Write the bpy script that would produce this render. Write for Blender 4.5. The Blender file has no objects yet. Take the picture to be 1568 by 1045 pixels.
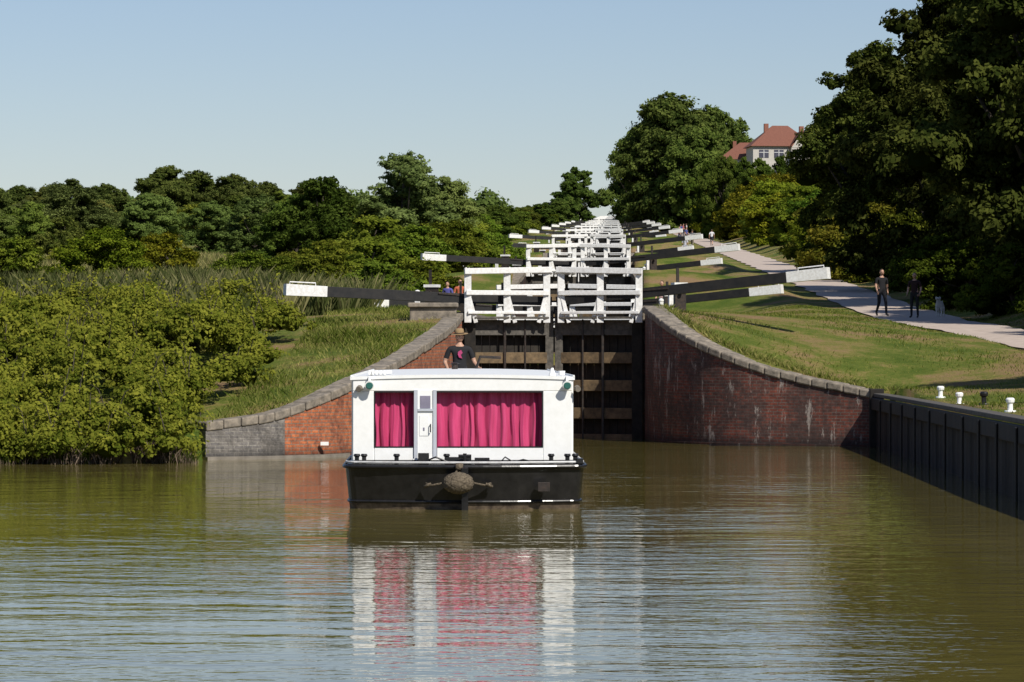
import bpy, bmesh, math, random
import numpy as np
from mathutils import Vector, Matrix
random.seed(7)
rng = np.random.default_rng(7)
scene = bpy.context.scene
COL = scene.collection

# ------------------------------------------------------------------ helpers
def new_mat(name):
    m = bpy.data.materials.new(name); m.use_nodes = True
    nt = m.node_tree; nt.nodes.clear()
    out = nt.nodes.new('ShaderNodeOutputMaterial')
    return m, nt, out
def L(nt, a, b): nt.links.new(a, b)
def ramp(nt, stops):
    r = nt.nodes.new('ShaderNodeValToRGB')
    e = r.color_ramp.elements
    while len(e) < len(stops): e.new(0.5)
    for i, (p, c) in enumerate(stops):
        e[i].position = p; e[i].color = (*c, 1)
    return r
def noise(nt, vec, scale, detail=4, rough=0.55):
    n = nt.nodes.new('ShaderNodeTexNoise')
    n.inputs['Scale'].default_value = scale; n.inputs['Detail'].default_value = detail
    n.inputs['Roughness'].default_value = rough
    if vec is not None: L(nt, vec, n.inputs['Vector'])
    return n
def paint(name, c1, c2=None, rough=0.6, scale=6, bump=0.0, metallic=0.0, spec=0.4):
    m, nt, out = new_mat(name)
    b = nt.nodes.new('ShaderNodeBsdfPrincipled'); L(nt, b.outputs[0], out.inputs[0])
    b.inputs['Roughness'].default_value = rough; b.inputs['Metallic'].default_value = metallic
    b.inputs['Specular IOR Level'].default_value = spec
    tc = nt.nodes.new('ShaderNodeTexCoord')
    n = noise(nt, tc.outputs['Object'], scale, 6, 0.65)
    r = ramp(nt, [(0.35, c1), (0.68, c2 or c1)])
    L(nt, n.outputs['Fac'], r.inputs[0]); L(nt, r.outputs[0], b.inputs['Base Color'])
    if bump:
        bp = nt.nodes.new('ShaderNodeBump'); bp.inputs['Strength'].default_value = bump; bp.inputs['Distance'].default_value = 0.03
        L(nt, n.outputs['Fac'], bp.inputs['Height']); L(nt, bp.outputs[0], b.inputs['Normal'])
    return m
def leaf_mat(name, dark, light, trans=0.28):
    m, nt, out = new_mat(name)
    at = nt.nodes.new('ShaderNodeAttribute'); at.attribute_name = 'tint'
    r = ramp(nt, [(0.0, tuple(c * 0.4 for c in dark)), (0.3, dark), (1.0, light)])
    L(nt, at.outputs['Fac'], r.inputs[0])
    oi = nt.nodes.new('ShaderNodeObjectInfo')
    mx = nt.nodes.new('ShaderNodeMix'); mx.data_type = 'RGBA'; mx.blend_type = 'MULTIPLY'
    mx.inputs[0].default_value = 1
    L(nt, r.outputs[0], mx.inputs[6]); L(nt, oi.outputs['Color'], mx.inputs[7])
    d = nt.nodes.new('ShaderNodeBsdfDiffuse')
    t = nt.nodes.new('ShaderNodeBsdfTranslucent')
    ms = nt.nodes.new('ShaderNodeMixShader'); ms.inputs[0].default_value = trans
    L(nt, mx.outputs[2], d.inputs['Color']); L(nt, mx.outputs[2], t.inputs['Color'])
    L(nt, d.outputs[0], ms.inputs[1]); L(nt, t.outputs[0], ms.inputs[2]); L(nt, ms.outputs[0], out.inputs[0])
    return m

class MB:
    def __init__(s): s.v = []; s.f = []; s.m = []; s.uv = {}
    def face(s, idx, mat=0, uv=None):
        if uv: s.uv[len(s.f)] = uv
        s.f.append(tuple(idx)); s.m.append(mat)
    def verts(s, vs):
        b = len(s.v); s.v.extend([tuple(v) for v in vs]); return b
    def quad(s, a, b, c, d, mat=0, uv=None):
        i = s.verts([a, b, c, d]); s.face((i, i+1, i+2, i+3), mat, uv)
    def box(s, x0, x1, y0, y1, z0, z1, mat=0):
        i = s.verts([(x0,y0,z0),(x1,y0,z0),(x1,y1,z0),(x0,y1,z0),(x0,y0,z1),(x1,y0,z1),(x1,y1,z1),(x0,y1,z1)])
        for q in ((0,3,2,1),(4,5,6,7),(0,1,5,4),(1,2,6,5),(2,3,7,6),(3,0,4,7)): s.face([i+k for k in q], mat)
    def beam(s, p1, p2, w, h, mat=0, w2=None, h2=None, up=(0,0,1)):
        p1 = Vector(p1); p2 = Vector(p2); d = (p2-p1).normalized(); up = Vector(up)
        if abs(d.dot(up)) > 0.98: up = Vector((0,1,0))
        r = d.cross(up).normalized(); u = r.cross(d).normalized()
        w2 = w if w2 is None else w2; h2 = h if h2 is None else h2
        vs = []
        for p, ww, hh in ((p1, w, h), (p2, w2, h2)):
            for a, b in ((-1,-1),(1,-1),(1,1),(-1,1)): vs.append(p + r*a*ww/2 + u*b*hh/2)
        i = s.verts(vs)
        for q in ((0,1,2,3),(7,6,5,4),(0,4,5,1),(1,5,6,2),(2,6,7,3),(3,7,4,0)): s.face([i+k for k in q], mat)
    def tube(s, pts, rad, n=8, mat=0, cap=True):
        pts = [Vector(p) for p in pts]; k = len(pts)
        if not hasattr(rad, '__len__'): rad = [rad]*k
        prev = None; base = len(s.v)
        for i, p in enumerate(pts):
            d = (pts[min(i+1,k-1)] - pts[max(i-1,0)]).normalized()
            if prev is None:
                a = Vector((0,0,1)) if abs(d.z) < 0.9 else Vector((1,0,0))
                r = d.cross(a).normalized()
            else:
                r = (prev - d*prev.dot(d)).normalized()
            prev = r; u = d.cross(r)
            s.verts([p + (r*math.cos(2*math.pi*j/n) + u*math.sin(2*math.pi*j/n))*rad[i] for j in range(n)])
        for i in range(k-1):
            for j in range(n):
                a = base+i*n+j; b = base+i*n+(j+1)%n
                s.face((a, b, b+n, a+n), mat)
        if cap:
            s.face([base+j for j in range(n)][::-1], mat); s.face([base+(k-1)*n+j for j in range(n)], mat)
    def ball(s, c, r, mat=0, n=12, m=8, fn=None):
        c = Vector(c); r = Vector(r if hasattr(r, '__len__') else (r, r, r)); base = len(s.v); vs = []
        for i in range(m+1):
            th = math.pi*i/m
            for j in range(n):
                ph = 2*math.pi*j/n
                u = Vector((math.sin(th)*math.cos(ph), math.sin(th)*math.sin(ph), math.cos(th)))
                k = fn(u) if fn else 1.0
                vs.append(c + Vector((u.x*r.x, u.y*r.y, u.z*r.z))*k)
        s.verts(vs)
        for i in range(m):
            for j in range(n):
                a = base+i*n+j; b = base+i*n+(j+1)%n
                s.face((a, a+n, b+n, b), mat)
    def mesh(s, name, mats, smooth=False):
        me = bpy.data.meshes.new(name); me.from_pydata(s.v, [], s.f)
        for m in mats: me.materials.append(m)
        me.polygons.foreach_set('material_index', s.m)
        if s.uv:
            ul = me.uv_layers.new(name='UVMap')
            for fi, uvs in s.uv.items():
                ls = me.polygons[fi].loop_start
                for k, uv in enumerate(uvs): ul.data[ls+k].uv = uv
        if smooth: me.polygons.foreach_set('use_smooth', [True]*len(s.f))
        me.update(); return me
    def obj(s, name, mats, parent=None, smooth=False, bevel=0, loc=None):
        return link(name, s.mesh(name, mats, smooth), parent, bevel, loc)
def link(name, me, parent=None, bevel=0, loc=None, rotz=0, scale=None, color=None):
    o = bpy.data.objects.new(name, me); COL.objects.link(o)
    if parent: o.parent = parent
    if loc is not None: o.location = loc
    if rotz: o.rotation_euler[2] = rotz
    if scale is not None: o.scale = scale if hasattr(scale, '__len__') else (scale,)*3
    if color: o.color = (*color, 1)
    if bevel:
        b = o.modifiers.new('b', 'BEVEL'); b.width = bevel; b.segments = 2; b.limit_method = 'ANGLE'
    return o
def empty(name, loc=(0,0,0), rotz=0):
    o = bpy.data.objects.new(name, None); COL.objects.link(o); o.location = loc; o.rotation_euler[2] = rotz
    o.empty_display_size = 0.2; return o
def np_mesh(name, V, tint, mats, extra=None):
    n, k, _ = V.shape
    verts = V.reshape(-1, 3); nv = len(verts)
    tv = np.repeat(tint, k)
    loops = np.arange(nv); starts = np.arange(n)*k; midx = np.zeros(n, int)
    if extra is not None and len(extra.f):
        ev = np.array(extra.v, dtype=float)
        el = np.concatenate([np.array(f) for f in extra.f]) + nv
        ec = np.array([len(f) for f in extra.f]); es = np.concatenate([[0], np.cumsum(ec)[:-1]]) + nv
        verts = np.vstack([verts, ev]); tv = np.concatenate([tv, np.zeros(len(ev))])
        loops = np.concatenate([loops, el]); starts = np.concatenate([starts, es]); midx = np.concatenate([midx, np.array(extra.m)])
    me = bpy.data.meshes.new(name)
    me.vertices.add(len(verts)); me.vertices.foreach_set('co', verts.astype(np.float32).ravel())
    me.loops.add(len(loops)); me.loops.foreach_set('vertex_index', loops.astype(np.int32))
    me.polygons.add(len(starts)); me.polygons.foreach_set('loop_start', starts.astype(np.int32))
    me.polygons.foreach_set('material_index', midx.astype(np.int32))
    at = me.attributes.new('tint', 'FLOAT', 'POINT'); at.data.foreach_set('value', tv.astype(np.float32))
    for m in mats: me.materials.append(m)
    me.update(calc_edges=True); me.validate()
    return me
def sstep(a, b, x):
    t = np.clip((x-a)/(b-a), 0, 1); return t*t*(3-2*t)
def unit(v): return v/np.maximum(np.linalg.norm(v, axis=-1, keepdims=True), 1e-9)

# ------------------------------------------------------------------ land form (metres; the canal climbs towards +y)
def axis(d): return 0.02786*np.asarray(d, float) - 1.648
def poff(d): return np.interp(d, [60, 90, 100, 112, 130, 150], [21.5, 17.8, 16.2, 14.3, 12.8, 12.5])
NL = 15
def lockS(d):
    d = np.asarray(d, float)
    i = np.clip(np.floor((d-100)/70), 0, NL); f = (d-100)-70*i
    return 3.45 + 2.6*(i + np.where(i < NL, sstep(56, 68, f), 0))
def base_land(x, d):
    off = x - axis(d)
    B = np.interp(d, [0, 80, 100, 136, 190, 270, 1150, 9000], [1.4, 1.4, 2.9, 4.0, 6.0, 9.2, 42.0, 42.0])
    B = B + sstep(16, 27, off)*np.interp(d, [80, 200, 350, 500, 900], [0.3, 1.0, 2.5, 6.5, 6.5])
    B = B + 0.35*np.sin(x*0.11+d*0.05)*sstep(-12, -25, off)*sstep(110, 160, d)
    w = np.exp(-(off/8.5)**4)*sstep(98, 108, d)
    z = B*(1-w) + lockS(d)*w
    pz = np.interp(d, [0, 60, 80, 95, 105, 136, 190, 270, 1150, 9000], [1.4, 1.45, 1.75, 2.25, 2.55, 3.57, 5.7, 8.7, 41.7, 41.7])
    wp = 1 - sstep(2.0, 4.0, np.abs(off-poff(d)))
    return z*(1-wp) + pz*wp
CP = np.array([(-6.9,81.2,.75),(-5.9,82.2,1.0),(-4.8,83.2,1.35),(-3.9,84.2,1.6),(-2.9,87.5,2.15),(-2.6,91,2.55),(-2.1,95,2.95),(-2.0,98,3.25),(-2.1,103,3.4),
 (-4.2,90,2.35),(-6,90,2.0),(-6,100,3.1),(-8,79,.15),(-12,79,.1),(-18,79,.1),(-26,79,.1),(-40,79,.1),(-10,86,1.3),(-20,86,1.2),(-35,86,1.2),(-10,98,2.8),(-22,98,2.7),(-12,115,3.5),
 (4.2,99,3.5),(4.3,96.8,3.3),(4.9,95,2.9),(6.0,93.6,2.3),(7.4,92.7,1.8),(9.3,91.9,1.36),(9.6,85,1.33),(9.3,75,1.33),(9.2,60,1.33),(9,45,1.33),(9,25,1.33),(11,85,1.45),(12.5,92,1.75),
 (7.3,98,2.75),(5.5,103,3.42),(9,105,3.25),(10.5,97,2.35),(13.5,100,2.45),(12.5,108,2.9),(-4,60,-1),(0,2,.9),(-6,2,.9),(6,2,.9)])
_base = base_land(CP[:,0], CP[:,1])
_K = np.exp(-np.linalg.norm(CP[:,None,:2]-CP[None,:,:2], axis=2)/6.0)
_w = np.linalg.solve(_K + np.eye(len(CP))*1e-4, CP[:,2]-_base)
def land(x, d):
    x = np.asarray(x, float); d = np.asarray(d, float)
    z = base_land(x, d); sh = z.shape
    xf, df, zf = np.atleast_1d(x+0*d).ravel(), np.atleast_1d(d+0*x).ravel(), np.atleast_1d(z).ravel().copy()
    near = (df < 170) & (np.abs(xf) < 90)
    if near.any():
        q = np.stack([xf[near], df[near]], 1)
        zf[near] += np.exp(-np.linalg.norm(q[:,None]-CP[None,:,:2], axis=2)/6.0) @ _w
    return zf.reshape(sh) if sh else float(zf[0])

def smooth_poly(pts, n=6):
    out = []; P = [np.array(p, float) for p in pts]
    for i in range(len(P)-1):
        p0 = P[max(i-1,0)]; p1 = P[i]; p2 = P[i+1]; p3 = P[min(i+2,len(P)-1)]
        for k in range(n):
            t = k/n
            out.append(0.5*((2*p1)+(-p0+p2)*t+(2*p0-5*p1+4*p2-p3)*t*t+(-p0+3*p1-3*p2+p3)*t**3))
    out.append(P[-1]); return out
WL = smooth_poly([(-6.74,80.5,.84),(-5.3,81.4,1.05),(-3.95,82.9,1.55),(-2.75,86.5,2.15),(-2.05,91,2.65),(-1.6,95.5,3.05),(-1.36,99.4,3.42)])
WR = smooth_poly([(3.62,99.6,3.62),(3.72,96.9,3.42),(4.3,94.6,2.92),(5.5,93.0,2.32),(7.0,92.1,1.83),(9.04,91.0,1.40)])
PILE = [(9.04,91.0),(8.86,82),(8.5,68),(8.26,59),(8.05,40),(8.0,4)]
poly = [(p[0],p[1]) for p in WL] + [(-1.3,100),(-0.55,127),(4.2,127),(3.55,100)] + [(p[0],p[1]) for p in WR] + PILE[1:] + [(-45,4),(-45,77.2),(-20,77.6),(-12,77.8),(-8,78.2),(-6.9,79.2)]
poly = np.array(poly)
def inpoly(x, y):
    ins = np.zeros(x.shape, bool); n = len(poly)
    for i in range(n):
        x1, y1 = poly[i]; x2, y2 = poly[(i+1) % n]
        c = ((y1 > y) != (y2 > y)) & (x < (x2-x1)*(y-y1)/((y2-y1) if y2 != y1 else 1e-9)+x1)
        ins ^= c
    return ins
def polydist(x, y):
    best = np.full(x.shape, 1e9); n = len(poly)
    for i in range(n):
        a = poly[i]; b = poly[(i+1) % n]; ab = b-a
        t = np.clip(((x-a[0])*ab[0]+(y-a[1])*ab[1])/max(ab@ab, 1e-9), 0, 1)
        best = np.minimum(best, np.hypot(x-a[0]-t*ab[0], y-a[1]-t*ab[1]))
    return best

# ------------------------------------------------------------------ materials
def ground_mat():
    m, nt, out = new_mat('rough_grass')
    b = nt.nodes.new('ShaderNodeBsdfPrincipled'); b.inputs['Roughness'].default_value = 0.9
    b.inputs['Specular IOR Level'].default_value = 0.1
    L(nt, b.outputs[0], out.inputs[0])
    tc = nt.nodes.new('ShaderNodeTexCoord'); v = tc.outputs['Object']
    n1 = noise(nt, v, 0.35, 6, 0.6); n2 = noise(nt, v, 6.0, 5, 0.7); n3 = noise(nt, v, 40, 3, 0.6)
    g = ramp(nt, [(0.30, (0.085,0.13,0.018)), (0.46, (0.15,0.18,0.033)), (0.56, (0.26,0.215,0.07)), (0.68, (0.32,0.21,0.11))])
    ad = nt.nodes.new('ShaderNodeMath'); ad.operation = 'MULTIPLY_ADD'; ad.inputs[1].default_value = 0.45; L(nt, n2.outputs['Fac'], ad.inputs[0])
    sc = nt.nodes.new('ShaderNodeMath'); sc.operation = 'MULTIPLY_ADD'; sc.inputs[1].default_value = 1.4; sc.inputs[2].default_value = -0.42
    L(nt, n1.outputs['Fac'], sc.inputs[0]); L(nt, sc.outputs[0], ad.inputs[2]); L(nt, ad.outputs[0], g.inputs[0])
    mx = nt.nodes.new('ShaderNodeMix'); mx.data_type = 'RGBA'; mx.blend_type = 'MULTIPLY'; mx.inputs[0].default_value = 0.7
    r3 = ramp(nt, [(0.3, (0.5,0.5,0.5)), (0.7, (1.3,1.3,1.3))]); L(nt, n3.outputs['Fac'], r3.inputs[0])
    L(nt, g.outputs[0], mx.inputs[6]); L(nt, r3.outputs[0], mx.inputs[7]); L(nt, mx.outputs[2], b.inputs['Base Color'])
    bp = nt.nodes.new('ShaderNodeBump'); bp.inputs['Distance'].default_value = 0.08; bp.inputs['Strength'].default_value = 0.8
    L(nt, n3.outputs['Fac'], bp.inputs['Height']); L(nt, bp.outputs[0], b.inputs['Normal'])
    return m
def brick_mat(name, c1, c2, mortar, stain=(0.06,0.05,0.045), white=0.0, stainpos=0.5):
    m, nt, out = new_mat(name)
    b = nt.nodes.new('ShaderNodeBsdfPrincipled'); b.inputs['Roughness'].default_value = 0.85
    L(nt, b.outputs[0], out.inputs[0])
    uv = nt.nodes.new('ShaderNodeUVMap'); v = uv.outputs[0]
    br = nt.nodes.new('ShaderNodeTexBrick'); L(nt, v, br.inputs['Vector'])
    br.inputs['Scale'].default_value = 1; br.inputs['Brick Width'].default_value = 0.23; br.inputs['Row Height'].default_value = 0.078
    br.inputs['Mortar Size'].default_value = 0.009; br.inputs['Color1'].default_value = (*c1,1); br.inputs['Color2'].default_value = (*c2,1); br.inputs['Mortar'].default_value = (*mortar,1)
    n1 = noise(nt, v, 0.9, 8, 0.72); r = ramp(nt, [(stainpos-0.04, (0,0,0)), (stainpos+0.05, (1,1,1))]); L(nt, n1.outputs['Fac'], r.inputs[0])
    mx = nt.nodes.new('ShaderNodeMix'); mx.data_type = 'RGBA'; L(nt, r.outputs[0], mx.inputs[0]); L(nt, br.outputs['Color'], mx.inputs[6]); mx.inputs[7].default_value = (*stain,1)
    m2 = nt.nodes.new('ShaderNodeMix'); m2.data_type = 'RGBA'; m2.inputs[0].default_value = 0.25
    L(nt, mx.outputs[2], m2.inputs[6]); L(nt, br.outputs['Color'], m2.inputs[7])
    last = m2.outputs[2]
    n4 = noise(nt, v, 7.0, 3, 0.8); r4 = ramp(nt, [(0.3, (0.45,)*3), (0.7, (1.7,)*3)]); L(nt, n4.outputs['Fac'], r4.inputs[0])
    m5 = nt.nodes.new('ShaderNodeMix'); m5.data_type = 'RGBA'; m5.blend_type = 'MULTIPLY'; m5.inputs[0].default_value = 0.85
    L(nt, last, m5.inputs[6]); L(nt, r4.outputs[0], m5.inputs[7]); last = m5.outputs[2]
    if white:
        mp = nt.nodes.new('ShaderNodeMapping'); mp.inputs['Scale'].default_value = (2.6, 0.7, 1); L(nt, v, mp.inputs[0])
        n2 = noise(nt, mp.outputs[0], 1.1, 8, 0.78); r2 = ramp(nt, [(0.56, (0,0,0)), (0.61, (white,)*3)]); L(nt, n2.outputs['Fac'], r2.inputs[0])
        m3 = nt.nodes.new('ShaderNodeMix'); m3.data_type = 'RGBA'; L(nt, r2.outputs[0], m3.inputs[0]); L(nt, last, m3.inputs[6]); m3.inputs[7].default_value = (0.38,0.33,0.29,1)
        last = m3.outputs[2]
    sp = nt.nodes.new('ShaderNodeSeparateXYZ'); L(nt, v, sp.inputs[0])
    mr = nt.nodes.new('ShaderNodeMapRange'); mr.inputs[1].default_value = 0.05; mr.inputs[2].default_value = 0.3; mr.inputs[3].default_value = 0.35; mr.inputs[4].default_value = 1
    L(nt, sp.outputs[1], mr.inputs[0])
    m4 = nt.nodes.new('ShaderNodeMix'); m4.data_type = 'RGBA'; m4.blend_type = 'MULTIPLY'; m4.inputs[0].default_value = 1
    L(nt, last, m4.inputs[6]); L(nt, mr.outputs[0], m4.inputs[7]); L(nt, m4.outputs[2], b.inputs['Base Color'])
    bp = nt.nodes.new('ShaderNodeBump'); bp.inputs['Distance'].default_value = 0.02; bp.inputs['Strength'].default_value = 0.7; bp.invert = True
    L(nt, br.outputs['Fac'], bp.inputs['Height']); L(nt, bp.outputs[0], b.inputs['Normal'])
    return m
def water_mat():
    m, nt, out = new_mat('canal_water')
    b = nt.nodes.new('ShaderNodeBsdfPrincipled'); b.inputs['Roughness'].default_value = 0.02; b.inputs['IOR'].default_value = 1.333
    L(nt, b.outputs[0], out.inputs[0])
    tc = nt.nodes.new('ShaderNodeTexCoord'); v = tc.outputs['Object']
    n0 = noise(nt, v, 0.12, 3, 0.5)
    r = ramp(nt, [(0.3, (0.115,0.095,0.024)), (0.7, (0.165,0.135,0.04))]); L(nt, n0.outputs['Fac'], r.inputs[0]); L(nt, r.outputs[0], b.inputs['Base Color'])
    def mapped(rot, sc):
        mp = nt.nodes.new('ShaderNodeMapping'); mp.inputs['Rotation'].default_value = (0,0,rot); mp.inputs['Scale'].default_value = (*sc,1); L(nt, v, mp.inputs[0]); return mp.outputs[0]
    a = noise(nt, mapped(0.35,(0.7,1.25)), 2.0, 3, 0.55); a2 = noise(nt, mapped(-0.5,(0.8,1.3)), 5.0, 2, 0.5)
    c = noise(nt, mapped(0.2,(0.6,1.2)), 0.5, 2, 0.5); e = noise(nt, v, 0.09, 3, 0.6)
    er = ramp(nt, [(0.38, (0.30,)*3), (0.62, (1.6,)*3)]); L(nt, e.outputs['Fac'], er.inputs[0])
    def madd(x, k, y=None):
        n = nt.nodes.new('ShaderNodeMath'); n.operation = 'MULTIPLY_ADD'; L(nt, x, n.inputs[0])
        if hasattr(k, 'type'): L(nt, k, n.inputs[1])
        else: n.inputs[1].default_value = k
        if y is not None: L(nt, y, n.inputs[2])
        else: n.inputs[2].default_value = 0
        return n.outputs[0]
    s = madd(a2.outputs['Fac'], 0.30, a.outputs['Fac'])
    s = madd(s, er.outputs[0])
    s = madd(c.outputs['Fac'], 1.6, s)
    mp2 = nt.nodes.new('ShaderNodeMapping'); mp2.inputs['Location'].default_value = (-1.3,-57.0,0); L(nt, v, mp2.inputs[0])
    wv = nt.nodes.new('ShaderNodeTexWave'); wv.wave_type = 'RINGS'; wv.rings_direction = 'Z'; wv.inputs['Scale'].default_value = 0.36; wv.inputs['Distortion'].default_value = 7; wv.inputs['Detail'].default_value = 3; wv.inputs['Detail Scale'].default_value = 0.5
    L(nt, mp2.outputs[0], wv.inputs[0])
    s = madd(wv.outputs['Fac'], 0.14, s)
    bp = nt.nodes.new('ShaderNodeBump'); bp.inputs['Strength'].default_value = 1; bp.inputs['Distance'].default_value = 0.0105
    L(nt, s, bp.inputs['Height']); L(nt, bp.outputs[0], b.inputs['Normal'])
    return m
M_ground = ground_mat()
M_water = water_mat()
M_brickR = brick_mat('engineering_brick', (0.17,0.042,0.024), (0.085,0.03,0.022), (0.11,0.09,0.075), stain=(0.045,0.03,0.026), white=0.8, stainpos=0.485)
M_brickL = brick_mat('orange_brick', (0.42,0.125,0.045), (0.28,0.08,0.035), (0.20,0.15,0.11), stain=(0.17,0.06,0.033), stainpos=0.53)
M_brickB = brick_mat('blue_brick', (0.13,0.12,0.115), (0.19,0.17,0.15), (0.24,0.22,0.19), stain=(0.07,0.062,0.055), stainpos=0.50)
M_stone = paint('coping_stone', (0.12,0.105,0.085), (0.32,0.27,0.21), 0.9, 5, 0.6)
M_conc = paint('concrete', (0.15,0.13,0.105), (0.26,0.23,0.19), 0.9, 3, 0.3)
M_path = paint('gravel_path', (0.42,0.34,0.28), (0.54,0.45,0.38), 0.95, 2.5, 0.3)
M_white = paint('white_paint', (0.86,0.86,0.84), (0.80,0.80,0.77), 0.4, 9, 0.03)
M_whiteold = paint('weathered_white_paint', (0.84,0.84,0.82), (0.64,0.62,0.58), 0.6, 14, 0.2)
M_black = paint('black_paint', (0.011,0.011,0.012), (0.024,0.023,0.023), 0.25, 4, 0.1)
M_blackbeam = paint('black_beam_paint', (0.009,0.009,0.010), (0.022,0.02,0.018), 0.6, 5, 0.2)
M_wood = paint('wet_oak', (0.08,0.056,0.032), (0.20,0.135,0.07), 0.8, 5, 0.6)
M_wooddark = paint('dark_oak', (0.012,0.010,0.008), (0.035,0.028,0.02), 0.8, 4, 0.5)
M_woodgrey = paint('grey_oak', (0.06,0.055,0.047), (0.14,0.125,0.105), 0.85, 7, 0.6)
M_iron = paint('iron', (0.03,0.028,0.026), (0.07,0.05,0.04), 0.5, 10, 0.3, 0.4)
M_pile = paint('shaded_black_piling', (0.008,0.007,0.006), (0.024,0.019,0.014), 0.8, 2.5, 0.5)  # black piling, darkened further so the colour carries the wall's shade
M_leaf = leaf_mat('leaf_green', (0.072,0.105,0.020), (0.25,0.29,0.062), 0.36)
M_leafy = leaf_mat('leaf_yellow_green', (0.095,0.125,0.016), (0.36,0.355,0.055), 0.38)
M_leafd = leaf_mat('leaf_dark', (0.028,0.040,0.009), (0.125,0.135,0.032), 0.28)
M_willow = leaf_mat('leaf_willow', (0.115,0.14,0.042), (0.32,0.34,0.115), 0.36)
M_reed = leaf_mat('reed_blade', (0.085,0.105,0.03), (0.31,0.28,0.125), 0.35)
M_grassb = leaf_mat('grass_blade', (0.11,0.155,0.022), (0.42,0.38,0.13), 0.38)
M_dead = leaf_mat('dead_stem', (0.12,0.09,0.065), (0.30,0.23,0.17), 0.1)
M_bark = paint('bark', (0.035,0.028,0.02), (0.08,0.065,0.048), 0.9, 4, 0.6)

# ------------------------------------------------------------------ terrain
offs = np.unique(np.round(np.concatenate([[-6000,-3000,-1500,-800,-400,-250], np.linspace(-200,-40,40), np.arange(-40,-18,1.0), np.arange(-18,19,0.3), [-3.0,-2.9,2.9,3.0], np.arange(19,40,1.0), np.linspace(40,200,30), [260,400,800,1500,3000,6000]]), 3))
ds = np.unique(np.round(np.concatenate([[-400,-200,-100,-50,-20], np.arange(-10,56,3.0), np.arange(56,74,1.0), np.arange(74,104,0.3), np.arange(104,130,0.5), np.arange(130,1200,2.5), [1250,1350,1500,1800,2300,3000,4500,7000]]), 3))
OO, DD = np.meshgrid(offs, ds); XX = OO + axis(DD)
ZZ = land(XX, DD)
nearm = (DD < 128) & (np.abs(XX) < 60)
wet = np.zeros(XX.shape, bool); xs, ys = XX[nearm], DD[nearm]
ins = inpoly(xs, ys); dist = polydist(xs, ys)
natural = (xs < -6.9)
wet[nearm] = ins | ((dist < 0.3) & ~natural & (ys > 4))
ZZ[wet] = -1.5
fi = np.clip(np.floor((DD-100)/70), 0, NL); ff = (DD-100)-70*fi
chan = (DD > 127) & (DD < 1150) & (np.abs(OO) < 2.95)
lev = 3.45 + 2.6*np.where(ff < 27, fi-1, fi) - 1.2
ZZ[chan] = lev[chan]
nr, nc = XX.shape
V = np.stack([XX, DD, ZZ], -1).reshape(-1, 3)
idx = np.arange(nr*nc).reshape(nr, nc)
F = np.stack([idx[:-1,:-1], idx[:-1,1:], idx[1:,1:], idx[1:,:-1]], -1).reshape(-1, 4)
me = bpy.data.meshes.new('ground'); me.vertices.add(len(V)); me.vertices.foreach_set('co', V.astype(np.float32).ravel())
me.loops.add(F.size); me.loops.foreach_set('vertex_index', F.astype(np.int32).ravel()); me.polygons.add(len(F)); me.polygons.foreach_set('loop_start', (np.arange(len(F))*4).astype(np.int32))
me.polygons.foreach_set('use_smooth', np.ones(len(F), bool)); me.materials.append(M_ground); me.update(calc_edges=True)
link('ground', me)

# water
mb = MB()
mb.quad((-46,3,0),(9.3,3,0),(9.3,92,0),(-46,92,0)); mb.quad((-3,92,0),(5,92,0),(5.2,127.3,0),(-1.6,127.3,0))
for i in range(NL):
    a, b_ = 127.2+70*i, 170+70*i; z = 3.45+2.6*i-0.4
    mb.quad((axis(a)-2.9,a,z),(axis(a)+2.9,a,z),(axis(b_)+2.9,b_,z),(axis(b_)-2.9,b_,z))
    if i:
        a, b_ = 100+70*i, 127+70*i; z = 3.45+2.6*(i-1)-0.4
        mb.quad((axis(a)-2.4,a,z),(axis(a)+2.4,a,z),(axis(b_)+2.4,b_,z),(axis(b_)-2.4,b_,z))
mb.obj('water', [M_water])

# towpath
mb = MB(); prev = None
for d in np.concatenate([np.arange(56,100,1.0), np.arange(100,130,0.5), np.arange(130,1180,2.5)]):
    a = float(axis(d)+poff(d)); e1 = 0.10*math.sin(d*0.7)+0.06*math.sin(d*1.9); e2 = 0.10*math.sin(d*0.6+2)+0.05*math.sin(d*2.3)
    row = [(a-1.45+e1, d), (a-0.5, d), (a+0.5, d), (a+1.55+e2, d)]
    row = [(x, y, land(x, y)+0.045) for x, y in row]
    if prev:
        for k in range(3): mb.quad(prev[k], prev[k+1], row[k+1], row[k])
    prev = row
mb.obj('towpath', [M_path])

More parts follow.
